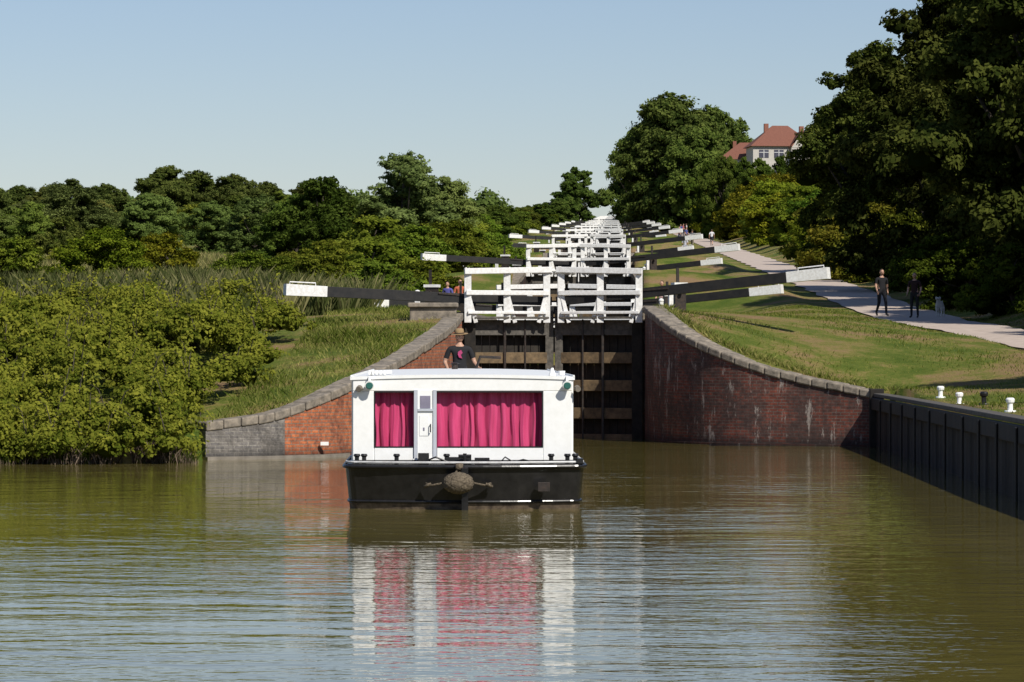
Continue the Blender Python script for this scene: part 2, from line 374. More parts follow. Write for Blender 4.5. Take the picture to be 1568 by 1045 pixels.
# ------------------------------------------------------------------ walls
def ribbon(mb, pts, zb, thick, side, mat=0, u0=0.0):
    P = [np.array(p[:2], float) for p in pts]; Z = [p[2] for p in pts]; u = [u0]
    for i in range(1, len(P)): u.append(u[-1]+np.linalg.norm(P[i]-P[i-1]))
    nrm = []
    for i in range(len(P)):
        t = P[min(i+1,len(P)-1)]-P[max(i-1,0)]; t = t/np.linalg.norm(t); nrm.append(np.array([-t[1], t[0]])*side)
    Q = [P[i]+nrm[i]*thick for i in range(len(P))]
    for i in range(len(P)-1):
        j = i+1
        mb.quad((*P[i],zb),(*P[j],zb),(*P[j],Z[j]),(*P[i],Z[i]), mat, [(u[i],zb),(u[j],zb),(u[j],Z[j]),(u[i],Z[i])])
        mb.quad((*P[i],Z[i]),(*P[j],Z[j]),(*Q[j],Z[j]),(*Q[i],Z[i]), mat, [(u[i],0),(u[j],0),(u[j],thick),(u[i],thick)])
        mb.quad((*Q[i],zb),(*Q[j],zb),(*Q[j],Z[j]),(*Q[i],Z[i]), mat, [(u[i],zb),(u[j],zb),(u[j],Z[j]),(u[i],Z[i])])
    for e in (0, -1):
        mb.quad((*P[e],zb),(*Q[e],zb),(*Q[e],Z[e]),(*P[e],Z[e]), mat, [(0,zb),(thick,zb),(thick,Z[e]),(0,Z[e])])
    return u[-1], P, Q, Z
def coping(mb, pts, side, w=0.5, h=0.2, over=0.05, block=0.75, mat=0):
    P = [np.array(p[:2], float) for p in pts]; Z = [p[2] for p in pts]; s = [0]
    for i in range(1, len(P)): s.append(s[-1]+np.linalg.norm(P[i]-P[i-1]))
    X = lambda t: np.array([np.interp(t, s, [p[0] for p in P]), np.interp(t, s, [p[1] for p in P])])
    Zf = lambda t: float(np.interp(t, s, Z))
    n = max(1, int(s[-1]/block)); st = s[-1]/n
    for k in range(n):
        a, b = k*st+0.006, (k+1)*st-0.006; hv = random.uniform(-0.014, 0.014); ov = random.uniform(-0.012, 0.012)
        vs = []
        for t in (a, b):
            c = X(t); tt = X(min(t+.05, s[-1]))-X(max(t-.05, 0)); tt /= np.linalg.norm(tt); nn = np.array([-tt[1], tt[0]])*side
            f, q = c-nn*(over+ov), c+nn*w
            vs += [(*f, Zf(t)+hv), (*q, Zf(t)+hv), (*q, Zf(t)+h+hv), (*f, Zf(t)+h+hv)]
        i = mb.verts(vs)
        for q in ((0,1,2,3),(4,7,6,5),(0,4,5,1),(1,5,6,2),(2,6,7,3),(3,7,4,0)): mb.face([i+k2 for k2 in q], mat)
mb = MB()
cut = 8
wl = [np.array([p[0],p[1],p[2]-0.2]) for p in WL]
u, *_ = ribbon(mb, wl[:cut], -1.2, 0.5, 1, 1)
ribbon(mb, wl[cut-1:], -1.2, 0.5, 1, 0, u)
wallL = empty('lock_wing_wall')
mb.obj('brickwork', [M_brickL, M_brickB], wallL)
mb = MB(); coping(mb, wl, 1, 0.45, 0.2, 0.04, 0.42)
mb.obj('coping', [M_stone], wallL, bevel=0.03)
mb = MB(); ribbon(mb, [(p[0]+0.05,p[1]-0.10,0.07) for p in WL[:14]], -1, 0.3, 1); mb.obj('plinth', [M_conc], wallL)
mb = MB(); mb.box(-2.75,-1.5,98.2,99.2,2.7,3.55); mb.box(-2.8,-1.45,98.1,99.3,3.553,3.68); mb.obj('quoin_block', [M_stone], wallL, bevel=0.03)
mb = MB(); mb.box(-4.30,-4.12,82.15,82.22,0.28,0.36); mb.obj('depth_plate', [M_white], wallL)
wallR = empty('lock_wing_wall')
mb = MB(); wr = [np.array([p[0],p[1],p[2]-0.2]) for p in WR]
ribbon(mb, wr, -1.2, 0.5, 1); mb.obj('brickwork', [M_brickR], wallR)
mb = MB(); coping(mb, wr, 1, 0.5, 0.2, 0.06, 0.42); mb.obj('coping', [M_stone], wallR, bevel=0.04)
mb = MB(); ribbon(mb, [(p[0]-0.06,p[1]-0.10,0.05) for p in WR[8:]], -1, 0.3, 1); mb.obj('plinth', [M_brickR], wallR)
pw = empty('piling_wall'); mb = MB()
def along(P, step):
    out = []
    for (a, b) in zip(P[:-1], P[1:]):
        a = np.array(a); b = np.array(b); Ld = np.linalg.norm(b-a); n = max(1, int(Ld/step))
        for k in range(n): out.append((a+(b-a)*k/n, (b-a)/Ld))
    out.append((np.array(P[-1]), (np.array(P[-1])-np.array(P[-2]))/np.linalg.norm(np.array(P[-1])-np.array(P[-2])))); return out
pp = along(PILE, 0.22); prof = [0, 0.022, 0.03, 0.022]
prev = None
for k, (p, t) in enumerate(pp):
    nn = np.array([-t[1], t[0]]); q = p+nn*prof[k % 4]
    if prev is not None: mb.quad((*prev,-1.5),(*q,-1.5),(*q,1.2),(*prev,1.2))
    prev = q
mb.obj('piles', [M_pile], pw)
mb = MB()
for a, b in zip(PILE[:-1], PILE[1:]):
    mb.beam((a[0]-0.06,a[1],1.08),(b[0]-0.06,b[1],1.08),0.10,0.3,0)
    mb.beam((a[0]+0.12,a[1],1.29),(b[0]+0.12,b[1],1.29),0.34,0.09,1)
    L_ = int(abs(a[1]-b[1])/3.0)
    for k in range(L_):
        f = k/L_; x = a[0]+(b[0]-a[0])*f; y = a[1]+(b[1]-a[1])*f
        mb.box(x-0.15,x-0.112,y-0.1,y+0.1,-1.0,1.2,0)
mb.box(8.9,9.25,90.9,91.35,-1.2,1.45,0)
mb.obj('waling', [M_pile, M_woodgrey], pw, bevel=0.02)
for (x, y, mt) in ((9.75,83.2,M_white),(9.7,79.3,M_white),(9.55,74,M_black),(9.4,69,M_white),(9.2,55,M_white)):
    z = land(x, y); mb = MB()
    mb.tube([(0,0,-0.1),(0,0,0.16),(0,0,0.18),(0,0,0.24),(0,0,0.27)], [0.055,0.05,0.08,0.088,0.06], 12, 0)
    mb.tube([(0,0,-0.1),(0,0,0.03)], [0.12,0.11], 12, 0)
    mb.obj('mooring_bollard', [mt], bevel=0.01, loc=(x, y, z))

def chamber_mesh():
    mb = MB()
    for s in (-1, 1):
        pts = [(s*2.75,-5,-0.9),(s*2.62,-2,-0.5),(s*2.42,-0.3,-0.2),(s*2.42,27,-0.2)]
        ribbon(mb, pts, -5, 0.6, s*-1, 0)
        coping(mb, pts, s*-1, 0.6, 0.2, 0.04, 1.2, 1)
    mb.quad((-3,27.6,-5),(3,27.6,-5),(3,27.6,-1.6),(-3,27.6,-1.6),0,[(0,-5),(6,-5),(6,-1.6),(0,-1.6)])
    return mb.mesh('lock_chamber', [M_brickR, M_stone])
CH = chamber_mesh()
mb = MB()
for s in (-1, 1):
    pts = [(s*2.42,0.0,-0.2),(s*2.42,27,-0.2)]
    ribbon(mb, pts, -5, 0.6, s*-1, 0); coping(mb, pts, s*-1, 0.6, 0.2, 0.04, 1.2, 1)
mb.quad((-3,26.9,-5),(3,26.9,-5),(3,26.9,-1.6),(-3,26.9,-1.6),0,[(0,-5),(6,-5),(6,-1.6),(0,-1.6)])
CH0 = mb.mesh('lock_chamber', [M_brickR, M_stone])
SK = -math.atan(0.02786)
for i in range(NL):
    d = 100+70*i
    link('lock_chamber', CH0 if i == 0 else CH, loc=(axis(d), d, 3.45+2.6*i), rotz=SK)

# ------------------------------------------------------------------ lock gates
def gate_meshes(upper=False):
    fr, ra, be = MB(), MB(), MB()
    zb = -2.2 if upper else -4.3
    for s in (-1, 1):
        H = Vector((s*2.33,0,0)); Mi = Vector((s*0.13,0.85,0)); D = (Mi-H)
        at = lambda t, z, o=0.0: H + D*t + Vector((0,o,z))
        fr.beam(at(0.02,zb), at(0.02,0.25), 0.3, 0.3, 0); fr.beam(at(1.0,zb), at(1.0,0.05), 0.22, 0.3, 2)
        zs = [-0.43,-1.26,-2.02,-2.78,-3.5]
        if upper: zs = [-0.43,-1.3,-2.0]
        for k, z in enumerate(zs):
            fr.beam(at(0.06,z), at(0.955,z), 0.24, 0.42 if k == 0 else 0.3, 2 if k == 0 else 1)
        nb = 9
        for k in range(nb):
            t0 = 0.06+0.9*k/nb; t1 = 0.06+0.9*(k+1)/nb-0.006
            fr.beam(at(t0,(zb-0.25)/2,0.22), at(t1,(zb-0.25)/2,0.22), 0.05, abs(zb)-0.3, 0)
        fr.beam(at(0.45,zb+0.4,-0.16), at(0.45,0.75,-0.16), 0.07, 0.07, 3); fr.beam(at(0.45,0.3,-0.16), at(0.45,0.8,-0.16), 0.2, 0.16, 3)
        fr.beam(at(0.7,zb+0.4,-0.14), at(0.7,-0.2,-0.14), 0.05, 0.05, 3)
        fr.beam(at(0.05,-0.16,-0.25), at(0.98,-0.16,-0.25), 0.45, 0.06, 2)
        o = -0.42
        for t in (0.0, 0.48, 0.97):
            ra.beam(at(t,-0.3,o), at(t,1.17,o), 0.09, 0.19, 0, up=(1,0,0))
            ra.beam(at(t+0.10*(1 if t < .9 else -1),-0.3,o-0.01), at(t+.01*(1 if t < .9 else -1),0.45,o-0.01), 0.07, 0.11, 0, up=(1,0,0))
        ra.beam(at(-0.04,1.10,o-0.09), at(1.03,1.16,o-0.09), 0.09, 0.16, 0)
        ra.beam(at(-0.02,0.52,o-0.09), at(1.0,0.52,o-0.09), 0.06, 0.13, 0)
        ra.beam(at(0.0,-0.02,o-0.09), at(0.97,-0.02,o-0.09), 0.06, 0.08, 0)
        zo = 0.58 if s < 0 else 1.02; zh = 0.36 if s < 0 else 0.5
        ext = Vector((s*(7.2 if s < 0 else 7.4), -1.85, zo))
        hp = Vector((s*2.33,0.0,zh)); mp_ = Vector((s*0.1,0.85,0.3))
        tw = (ext-hp).normalized()*1.15
        be.beam(mp_, hp, 0.24, 0.24, 0, 0.26, 0.26); be.beam(hp, ext-tw, 0.26, 0.26, 0, 0.30, 0.28); be.beam(ext-tw, ext, 0.305, 0.285, 1, 0.30, 0.31)
        be.tube([ext-tw*0.75+Vector((0,0,.14)), ext-tw*0.75+Vector((0,0,.22)), ext-tw*0.12+Vector((0,0,.22)), ext-tw*0.12+Vector((0,0,.14))], 0.018, 6, 1)
        be.beam(hp+Vector((0,-0.15,0.08)), hp+Vector((s*0.8,-0.32-0.15,0.14)), 0.02, 0.05, 2)
    mats = [M_wooddark, M_wood, M_woodgrey, M_iron]
    return fr.mesh('gate_frame', mats), ra.mesh('handrail', [M_whiteold]), be.mesh('balance_beam', [M_blackbeam, M_whiteold, M_iron])
GL = gate_meshes(False); GU = gate_meshes(True)
for i in range(NL):
    for up_ in (False, True):
        d = 100+70*i+(27 if up_ else 0.0)
        e = empty('lock_gate', (axis(d), d, 3.45+2.6*i), SK)
        for me_, nm in zip(GU if up_ else GL, ('gate_frame','handrail','balance_beam')):
            link(nm, me_, e, bevel=0.012 if i < 3 else 0)
mb = MB()
mb.box(-0.16,0.16,-0.12,0.12,-0.1,0.75,0); mb.box(-0.2,0.2,-0.16,0.16,0.752,0.83,1); mb.beam((-.05,0,.83),(-.05,0,1.25),0.07,0.07,0); mb.tube([(0,-0.16,0.6),(0,-0.3,0.6)],0.06,8,0)
mb.beam((-0.35,-0.25,-0.1),(-0.35,-0.25,0.55),0.12,0.12,1); mb.ball((-0.35,-0.25,0.6),(.09,.09,.08),1)
PG = mb.mesh('paddle_gear', [M_iron, M_whiteold])
for i in range(NL):
    for y, s in ((3.5,-1),(3.5,1),(24,-1),(24,1)):
        d = 100+70*i+y
        link('paddle_gear', PG, bevel=0, loc=(axis(d)+s*3.5, d, land(axis(d)+s*3.5, d)), rotz=0.3*s)

# ------------------------------------------------------------------ boat
boat = empty('widebeam_canal_boat', (-0.72,55.9,0), 0.016)
def outline(hw, y0, bowdepth, L_, rc):
    pts = []
    for k in range(13):
        t = -1+2*k/12; x = t*(hw-rc*0.6); y = y0+bowdepth*t*t
        pts.append((x, y))
    for k in range(1, 6):
        a = k/6*math.pi/2; pts.append((hw-rc*0.6+rc*0.6*math.sin(a), y0+bowdepth+rc*(1-math.cos(a))))
    pts.append((hw, y0+bowdepth+rc*1.2)); pts.append((hw, L_-1)); pts.append((hw*0.8, L_-0.3)); pts.append((0, L_))
    pts.append((-hw*0.8, L_-0.3)); pts.append((-hw, L_-1)); pts.append((-hw, y0+bowdepth+rc*1.2))
    for k in range(5, 0, -1):
        a = k/6*math.pi/2; pts.append((-(hw-rc*0.6+rc*0.6*math.sin(a)), y0+bowdepth+rc*(1-math.cos(a))))
    return pts
mb = MB(); M_rust = paint('rusty_waterline', (0.05,0.035,0.025), (0.20,0.15,0.10), 0.8, 7, 0.2)
M_hullgrey = paint('gunwale_grey', (0.6,0.6,0.59), (0.40,0.39,0.38), 0.5, 8)
levels = [(-0.5,1.72,0.32,1),(0.0,1.78,0.20,1),(0.085,1.79,0.17,1),(0.09,1.79,0.17,0),(0.60,1.84,0.03,0),(0.70,1.86,0.0,0)]
rings = []
for z, hw, y0, m_ in levels:
    o = outline(hw, y0, 0.30, 18.0, 0.3); rings.append(mb.verts([(x, y, z) for x, y in o]))
n = len(outline(1.8,0,.3,18,.3))
for k in range(len(levels)-1):
    for j in range(n):
        a = rings[k]+j; b = rings[k]+(j+1)%n; c = rings[k+1]+(j+1)%n; d_ = rings[k+1]+j
        mb.face((a,b,c,d_), levels[k][3])
mb.face([rings[-1]+j for j in range(n)], 0)
mb.obj('hull', [M_black, M_rust], boat)
mb = MB()
for z, hw, y0, r, m_ in ((0.66,1.865,-0.01,0.03,0),(0.12,1.80,0.15,0.022,0),(0.725,1.83,0.02,0.018,1)):
    o = outline(hw, y0, 0.30, 18.0, 0.3); mb.tube([(x,y,z) for x,y in o]+[(o[0][0],o[0][1],z)], r, 8, m_)
mb.beam((0,0.05,-0.3),(0,-0.06,0.66),0.24,0.1,0, up=(1,0,0))
mb.obj('rubbing_strakes', [M_black, M_hullgrey], boat)
mb = MB(); y0 = 0.62; zb, zt = 0.74, 2.03
mb.box(-1.73,-1.40,y0,y0+0.08,zb,1.81); mb.box(1.21,1.66,y0,y0+0.08,zb,1.81)
mb.box(-1.73,1.66,y0,y0+0.08,1.812,zt); mb.box(-1.399,-0.79,y0,y0+0.08,zb,0.94); mb.box(-0.43,1.209,y0,y0+0.08,zb,0.94)
mb.box(-1.75,-1.70,y0+0.082,16.3,zb,zt); mb.box(1.63,1.68,y0+0.082,16.3,zb,zt); mb.box(-1.69,1.62,16.2,16.28,zb,zt)
pr = None
for k in range(13):
    x = -1.77+3.47*k/12; t = (k/6-1); z = zt+0.003+0.035*(1-t*t)
    if pr: 
        mb.quad((pr[0],y0-0.02,pr[1]),(x,y0-0.02,z),(x,16.35,z),(pr[0],16.35,pr[1])); mb.quad((pr[0],y0-0.02,pr[1]-0.05),(x,y0-0.02,z-0.05),(x,y0-0.02,z),(pr[0],y0-0.02,pr[1]))
    pr = (x, z)
mb.box(-1.77,-1.735,y0-0.02,16.35,zt-0.03,zt+0.03); mb.box(1.67,1.70,y0-0.02,16.35,zt-0.03,zt+0.03)
mb.box(-1.45,-1.15,2.0,2.5,zt+0.04,zt+0.09)
for k in range(5): mb.box(-1.50+k*0.06,-1.465+k*0.06,y0+0.2,y0+0.7,zt+0.03,zt+0.10)
mb.obj('cabin', [M_white], boat, bevel=0.012)
mb = MB()
mb.box(-1.40,-1.385,y0-0.008,y0+0.10,0.942,1.808); mb.box(1.193,1.208,y0-0.008,y0+0.10,0.942,1.808)
mb.box(-1.384,1.192,y0-0.008,y0+0.10,1.79,1.808); mb.box(-1.384,-0.80,y0-0.008,y0+0.1,0.942,0.957); mb.box(-0.42,1.192,y0-0.008,y0+0.1,0.942,0.957)
mb.box(-1.7,1.6,y0+0.32,y0+0.36,0.75,2.0)
mb.obj('window_frame', [M_black], boat)
mb = MB()
M_doorgrey = paint('door_grey', (0.50,0.53,0.58), (0.44,0.46,0.50), 0.4, 4)
M_glass = paint('dark_glass', (0.10,0.10,0.13), (0.05,0.05,0.07), 0.1, 3)
M_glassl = paint('door_glass', (0.28,0.26,0.34), (0.2,0.19,0.25), 0.1, 3)
mb.box(-0.785,-0.73,y0-0.03,y0+0.06,0.77,1.83,1); mb.box(-0.49,-0.435,y0-0.03,y0+0.06,0.77,1.83,1)
mb.box(-0.729,-0.491,y0-0.01,y0+0.05,0.77,1.83,0); mb.box(-0.729,-0.491,y0-0.035,y0-0.012,1.50,1.54,1)
mb.box(-0.69,-0.53,y0-0.02,y0-0.012,1.545,1.74,2); mb.box(-0.70,-0.56,y0-0.018,y0-0.012,1.12,1.44,3); mb.box(-0.645,-0.62,y0-0.024,y0-0.0185,1.20,1.25,2)
mb.box(-0.80,-0.42,y0-0.04,y0+0.05,0.745,0.768,3)
mb.tube([(-0.53,y0-0.03,1.18),(-0.53,y0-0.06,1.18),(-0.53,y0-0.06,1.3),(-0.53,y0-0.03,1.3)],0.01,6,4)
mb.obj('door', [M_white, M_doorgrey, M_glassl, M_white, M_black], boat, bevel=0.004)
def curtain(x0, x1, folds, seed):
    r = random.Random(seed); mb = MB(); nx, nz = folds*12, 8; ph = [r.uniform(0.6,1.4) for _ in range(folds+2)]
    cum = [0]
    for p in ph[:folds]: cum.append(cum[-1]+p)
    vs = []
    for j in range(nz+1):
        z = 0.90+0.93*j/nz
        for i in range(nx+1):
            f = i/nx*folds; k = min(int(f), folds-1); fr_ = f-k; u = (cum[k]+fr_*ph[k])/cum[folds]
            amp = 0.034*(0.8+0.4*math.sin(k*2.3))*(1.1-0.3*j/nz)
            y = y0+0.17-amp*math.sin(fr_*2*math.pi)-0.006*math.sin(fr_*6*math.pi+k)
            vs.append((x0+(x1-x0)*u+0.012*math.sin(j*0.8+k*1.9), y, z))
    b = mb.verts(vs)
    for j in range(nz):
        for i in range(nx):
            a = b+j*(nx+1)+i; mb.face((a,a+1,a+nx+2,a+nx+1))
    return mb
M_curt, nt, out = new_mat('magenta_curtain')
bs = nt.nodes.new('ShaderNodeBsdfPrincipled'); bs.inputs['Roughness'].default_value = 0.55; bs.inputs['Sheen Weight'].default_value = 0.3; L(nt, bs.outputs[0], out.inputs[0])
tc = nt.nodes.new('ShaderNodeTexCoord'); mp = nt.nodes.new('ShaderNodeMapping'); mp.inputs['Scale'].default_value = (9,9,0.8); L(nt, tc.outputs['Object'], mp.inputs[0])
nn_ = noise(nt, mp.outputs[0], 1.2, 4); rr = ramp(nt, [(0.3,(0.40,0.014,0.085)),(0.7,(0.58,0.05,0.17))]); L(nt, nn_.outputs['Fac'], rr.inputs[0]); L(nt, rr.outputs[0], bs.inputs['Base Color'])
curtain(-1.39,-0.77,5,1).obj('curtain_narrow', [M_curt], boat, smooth=True); curtain(-0.45,1.20,10,2).obj('curtain_wide', [M_curt], boat, smooth=True)
mb = MB()
for x in (-1.66,-1.55,-1.05,-0.28,1.33,1.58,1.7):
    mb.tube([(x,0.42,0.70),(x,0.42,0.80),(x,0.42,0.82),(x,0.42,0.85)],[0.035,0.035,0.055,0.045],8,0)
mb.box(-0.3,0.1,0.35,0.5,0.69,0.80,0); mb.box(0.15,0.38,0.3,0.45,0.69,0.79,0); mb.box(-0.72,-0.55,0.38,0.52,0.69,0.86,0)
mb.tube([(0.0,0.25,0.68),(0.0,0.25,0.86)],0.03,8,0); mb.tube([(-0.1,0.25,0.82),(0.1,0.25,0.82)],0.025,8,0)
mb.tube([(0.55,0.4,0.72),(0.62,0.4,0.80),(0.75,0.4,0.72),(0.9,0.4,0.76),(1.1,0.4,0.71)],0.014,6,0)
mb.tube([(-0.6,0.36,0.74),(-0.45,0.36,0.80),(-0.25,0.36,0.72),(0.0,0.3,0.76),(0.12,0.36,0.72)],0.016,6,0)
for x in (-1.0, 1.0): mb.tube([(x,0.45,0.68),(x+0.12,0.45,0.68)],0.02,6,0)
mb.box(1.12,1.3,0.08,0.14,0.28,0.42,1); mb.box(1.72,1.82,0.3,0.5,0.70,0.78,0)
mb.obj('deck_fittings', [M_black, M_iron], boat, bevel=0.004)
M_rope = paint('rope', (0.05,0.038,0.025), (0.20,0.16,0.11), 0.95, 30, 0.8)
mb = MB()
mb.ball((-0.10,-0.16,0.42),(0.24,0.16,0.165),0,36,22, fn=lambda u: 1+0.06*math.sin(12*math.atan2(u.z,u.y)+8*u.x)*math.sin(24*u.x))
for s in (-1, 1):
    mb.tube([(-0.10+s*0.22,-0.13,0.42),(-0.10+s*0.40,-0.02,0.38),(-0.10+s*0.50,0.03,0.41)],0.018,6,0)
    mb.tube([(-0.10+s*0.42,-0.03,0.40),(-0.10+s*0.52,0.02,0.36)],0.025,6,0)
    mb.tube([(-0.10+s*0.05,-0.12,0.55),(-0.06+s*0.02,0.0,0.70)],0.018,6,0)
mb.tube([(-0.14,-0.06,0.66),(-0.04,-0.06,0.66)],0.06,8,0)
mb.obj('rope_fender', [M_rope], boat, smooth=True)
mb = MB()
M_bulb = paint('lamp_green', (0.03,0.12,0.10), (0.03,0.12,0.10), 0.2)
for x, s in ((-1.47,-1),(1.58,1)):
    mb.tube([(x,y0-0.05,1.92),(x,y0-0.16,1.90)],[0.05,0.075],12,0); mb.tube([(x,y0-0.162,1.90),(x,y0-0.17,1.90)],[0.06,0.05],12,1)
    mb.box(x-0.02,x+0.02,y0-0.08,y0,1.86,2.04,0)
    mb.tube([(x+s*0.15,y0-0.02,1.86),(x+s*0.17,y0-0.10,1.84)],[0.05,0.045],10,2)
mb.tube([(1.36,0.9,2.05),(1.36,0.9,2.17)],[0.06,0.02],10,0); mb.tube([(-1.46,0.9,2.05),(-1.46,0.9,2.13)],[0.03,0.05],10,0); mb.tube([(1.52,1.4,2.05),(1.52,1.4,2.12)],[0.05,0.06],10,0)
mb.tube([(-0.15,14,2.07),(-0.15,14,2.17),(-0.15,14,2.18),(-0.15,14,2.2)],[0.06,0.06,0.1,0.03],12,3)
mb.tube([(0.25,15.9,2.0),(0.35,15.9,2.3),(0.75,16.2,2.28)],0.03,8,3)
mb.obj('lamps_and_vents', [M_white, M_bulb, M_conc, M_iron], boat, bevel=0.004)
mb = MB(); mb.box(-1.6,1.6,16.4,17.8,0.68,1.05); mb.tube([(0.0,17.9,0.9),(0.0,17.9,1.9),(0.0,17.2,2.05)],0.03,8); mb.obj('stern_deck', [M_black], boat)

# ------------------------------------------------------------------ people
SKIN = paint('skin', (0.42,0.24,0.16), (0.48,0.28,0.19), 0.5, 12)
HAIRM = paint('hair', (0.04,0.025,0.015), (0.08,0.05,0.03), 0.7, 20)
EYE = paint('eye_dark', (0.02,0.015,0.012), None, 0.3)
LIPS = paint('lips', (0.30,0.11,0.09), None, 0.5)
cloth_cache = {}
def cloth(c):
    if c not in cloth_cache: cloth_cache[c] = paint('cloth', tuple(x*0.85 for x in c), c, 0.9, 14, 0.2)
    return cloth_cache[c]
def skin_body(joints, edges, labels, radii, root, sub=2):
    names = list(joints); ix = {n_: i for i, n_ in enumerate(names)}
    me = bpy.data.meshes.new('tmp'); me.from_pydata([joints[n_] for n_ in names], [(ix[a], ix[b]) for a, b in edges], [])
    o = bpy.data.objects.new('tmp', me); COL.objects.link(o)
    o.modifiers.new('s', 'SKIN')
    for i, n_ in enumerate(names):
        r = radii[n_]; me.skin_vertices[0].data[i].radius = r if hasattr(r, '__len__') else (r, r)
        me.skin_vertices[0].data[i].use_root = (n_ == root)
    ss = o.modifiers.new('u', 'SUBSURF'); ss.levels = sub; ss.render_levels = sub
    dg = bpy.context.evaluated_depsgraph_get(); out = bpy.data.meshes.new_from_object(o.evaluated_get(dg))
    bpy.data.objects.remove(o)
    A = np.array([joints[a] for a, b in edges]); B = np.array([joints[b] for a, b in edges]); AB = B-A
    for p in out.polygons:
        c = np.array(p.center); t = np.clip(((c-A)*AB).sum(1)/np.maximum((AB*AB).sum(1), 1e-9), 0, 1)
        dd = np.linalg.norm(c-(A+AB*t[:,None]), axis=1); p.material_index = labels[int(dd.argmin())]; p.use_smooth = True
    return out
def human(loc, rotz, shirt, legs, shorts=False, hat=None, pose='stand', height=1.75, headturn=0.0, name='person', print_col=None, hair=None):
    e = empty(name, loc, rotz); k = height/1.75; e.scale = (k, k, k)
    J = {'pel':(0,0,.96),'sp':(0,0,1.12),'ch':(0,0.01,1.33),'nk':(0,0.01,1.47),'hd':(0,-0.01,1.57)}
    R = {'pel':(.155,.11),'sp':(.14,.10),'ch':(.16,.115),'nk':.06,'hd':.05}
    if pose == 'walk':
        legp = lambda s: {'hip':(s*.10,0,.92),'kn':(s*.10,-.16 if s > 0 else .02,.51),'an':(s*.10,-.20 if s > 0 else .28,.10 if s > 0 else .17),'to':(s*.11,-.37 if s > 0 else .17,.045 if s > 0 else .05)}
    else:
        legp = lambda s: {'hip':(s*.10,0,.92),'kn':(s*.12,-.02,.51),'an':(s*.13,.02,.09),'to':(s*.15,-.14,.035)}
    if pose == 'helm':
        armp = lambda s: {'sh':(s*.195,.01,1.42),'el':(s*.29,.03 if s < 0 else -.02,1.15),'wr':(s*.24,-.18,1.0) if s < 0 else (.36,-.20,1.03),'ha':(s*.20,-.26,.97) if s < 0 else (.40,-.28,1.02)}
    elif pose == 'walk':
        armp = lambda s: {'sh':(s*.195,.01,1.42),'el':(s*.25,.10 if s > 0 else -.02,1.15),'wr':(s*.26,.06 if s > 0 else -.2,.93),'ha':(s*.26,.02 if s > 0 else -.27,.86)}
    else:
        armp = lambda s: {'sh':(s*.195,.01,1.42),'el':(s*.26,.03,1.14),'wr':(s*.25,-.14,.95),'ha':(s*.23,-.21,.90)}
    E = [('pel','sp'),('sp','ch'),('ch','nk'),('nk','hd')]; Lb = [0,0,0,2]
    for s in (-1, 1):
        t = 'L' if s < 0 else 'R'; lp = legp(s); ap = armp(s)
        for n_, r in (('hip',.095),('kn',.062),('an',.042),('to',.036)): J[n_+t] = lp[n_]; R[n_+t] = r
        for n_, r in (('sh',.072),('el',.045),('wr',.028),('ha',(.036,.02))): J[n_+t] = ap[n_]; R[n_+t] = r
        slv = tuple(np.array(ap['sh'])*0.25+np.array(ap['el'])*0.75); J['sl'+t] = slv; R['sl'+t] = .052
        E += [('pel','hip'+t),('hip'+t,'kn'+t),('kn'+t,'an'+t),('an'+t,'to'+t),('ch','sh'+t),('sh'+t,'sl'+t),('sl'+t,'el'+t),('el'+t,'wr'+t),('wr'+t,'ha'+t)]
        Lb += [1,1,(2 if shorts else 1),3,0,0,2,2,2]
    body = skin_body(J, E, Lb, R, 'pel')
    for m_ in (cloth(shirt), cloth(legs), SKIN, cloth((0.05,0.045,0.04))): body.materials.append(m_)
    link('body', body, e)
    mb = MB()
    for s in (-1, 1):
        ap = armp(s); h = Vector(ap['ha']); d = (h-Vector(ap['wr'])).normalized(); side = d.cross(Vector((s,0,0.3))).normalized()
        side2 = side.cross(d).normalized()
        for q, ln in ((-1.5,.062),(-.5,.075),(.5,.07),(1.5,.055)):
            b0 = h+side*q*0.019-d*0.005; mb.tube([b0, b0+d*ln*.5-side2*s*.006, b0+d*ln*.8-side2*s*.022, b0+d*ln*.85-side2*s*.04],[.0095,.009,.008,.006],6,0)
        b0 = h-side*0.03-d*0.035; mb.tube([b0, b0-side*.03+d*.02, b0-side*.033+d*.05],[.011,.010,.007],6,0)
    mb.obj('hands', [SKIN], e, smooth=True)
    mb = MB()
    def hf(u):
        k_ = 1.0
        if u.z < -0.2: k_ -= 0.18*(-u.z-0.2)*(1.2 if u.y > 0 else 0.5)
        return k_
    mb.ball((0,0,0),(.078,.098,.120),0,18,14,hf)
    mb.tube([(0,-.088,.012),(0,-.112,-.018),(0,-.094,-.026)],[.008,.014,.010],6,0)
    for s in (-1, 1):
        mb.ball((s*.032,-.088,.012),(.011,.008,.007),2,8,6); mb.ball((s*.079,.005,-.005),(.010,.02,.032),0,8,6); mb.beam((s*.015,-.094,.032),(s*.048,-.088,.034),.008,.008,1)
    mb.beam((-.024,-.093,-.052),(.024,-.093,-.052),.01,.009,3)
    mb.ball((0,.018,.022),(.084,.096,.112),1,18,12, fn=lambda u: 1.0 if (u.y > -0.25 or u.z > 0.62) and u.z > -0.75 else 0.80)
    if hat:
        mb.tube([(0,0,.060),(0,0,.066)],[.175,.165],20,4); mb.tube([(0,.0,.064),(0,0,.10),(0,0,.155),(0,0,.172)],[.095,.092,.082,.05],18,4); mb.tube([(0,.0,.066),(0,0,.088)],[.0965,.0955],18,1)
    ho = mb.obj('head', [SKIN, cloth(hair) if hair else HAIRM, EYE, LIPS, cloth(hat or (.3,.2,.1))], e, smooth=True, loc=(0,-.015,1.645)); ho.rotation_euler = (0.12,0,headturn)
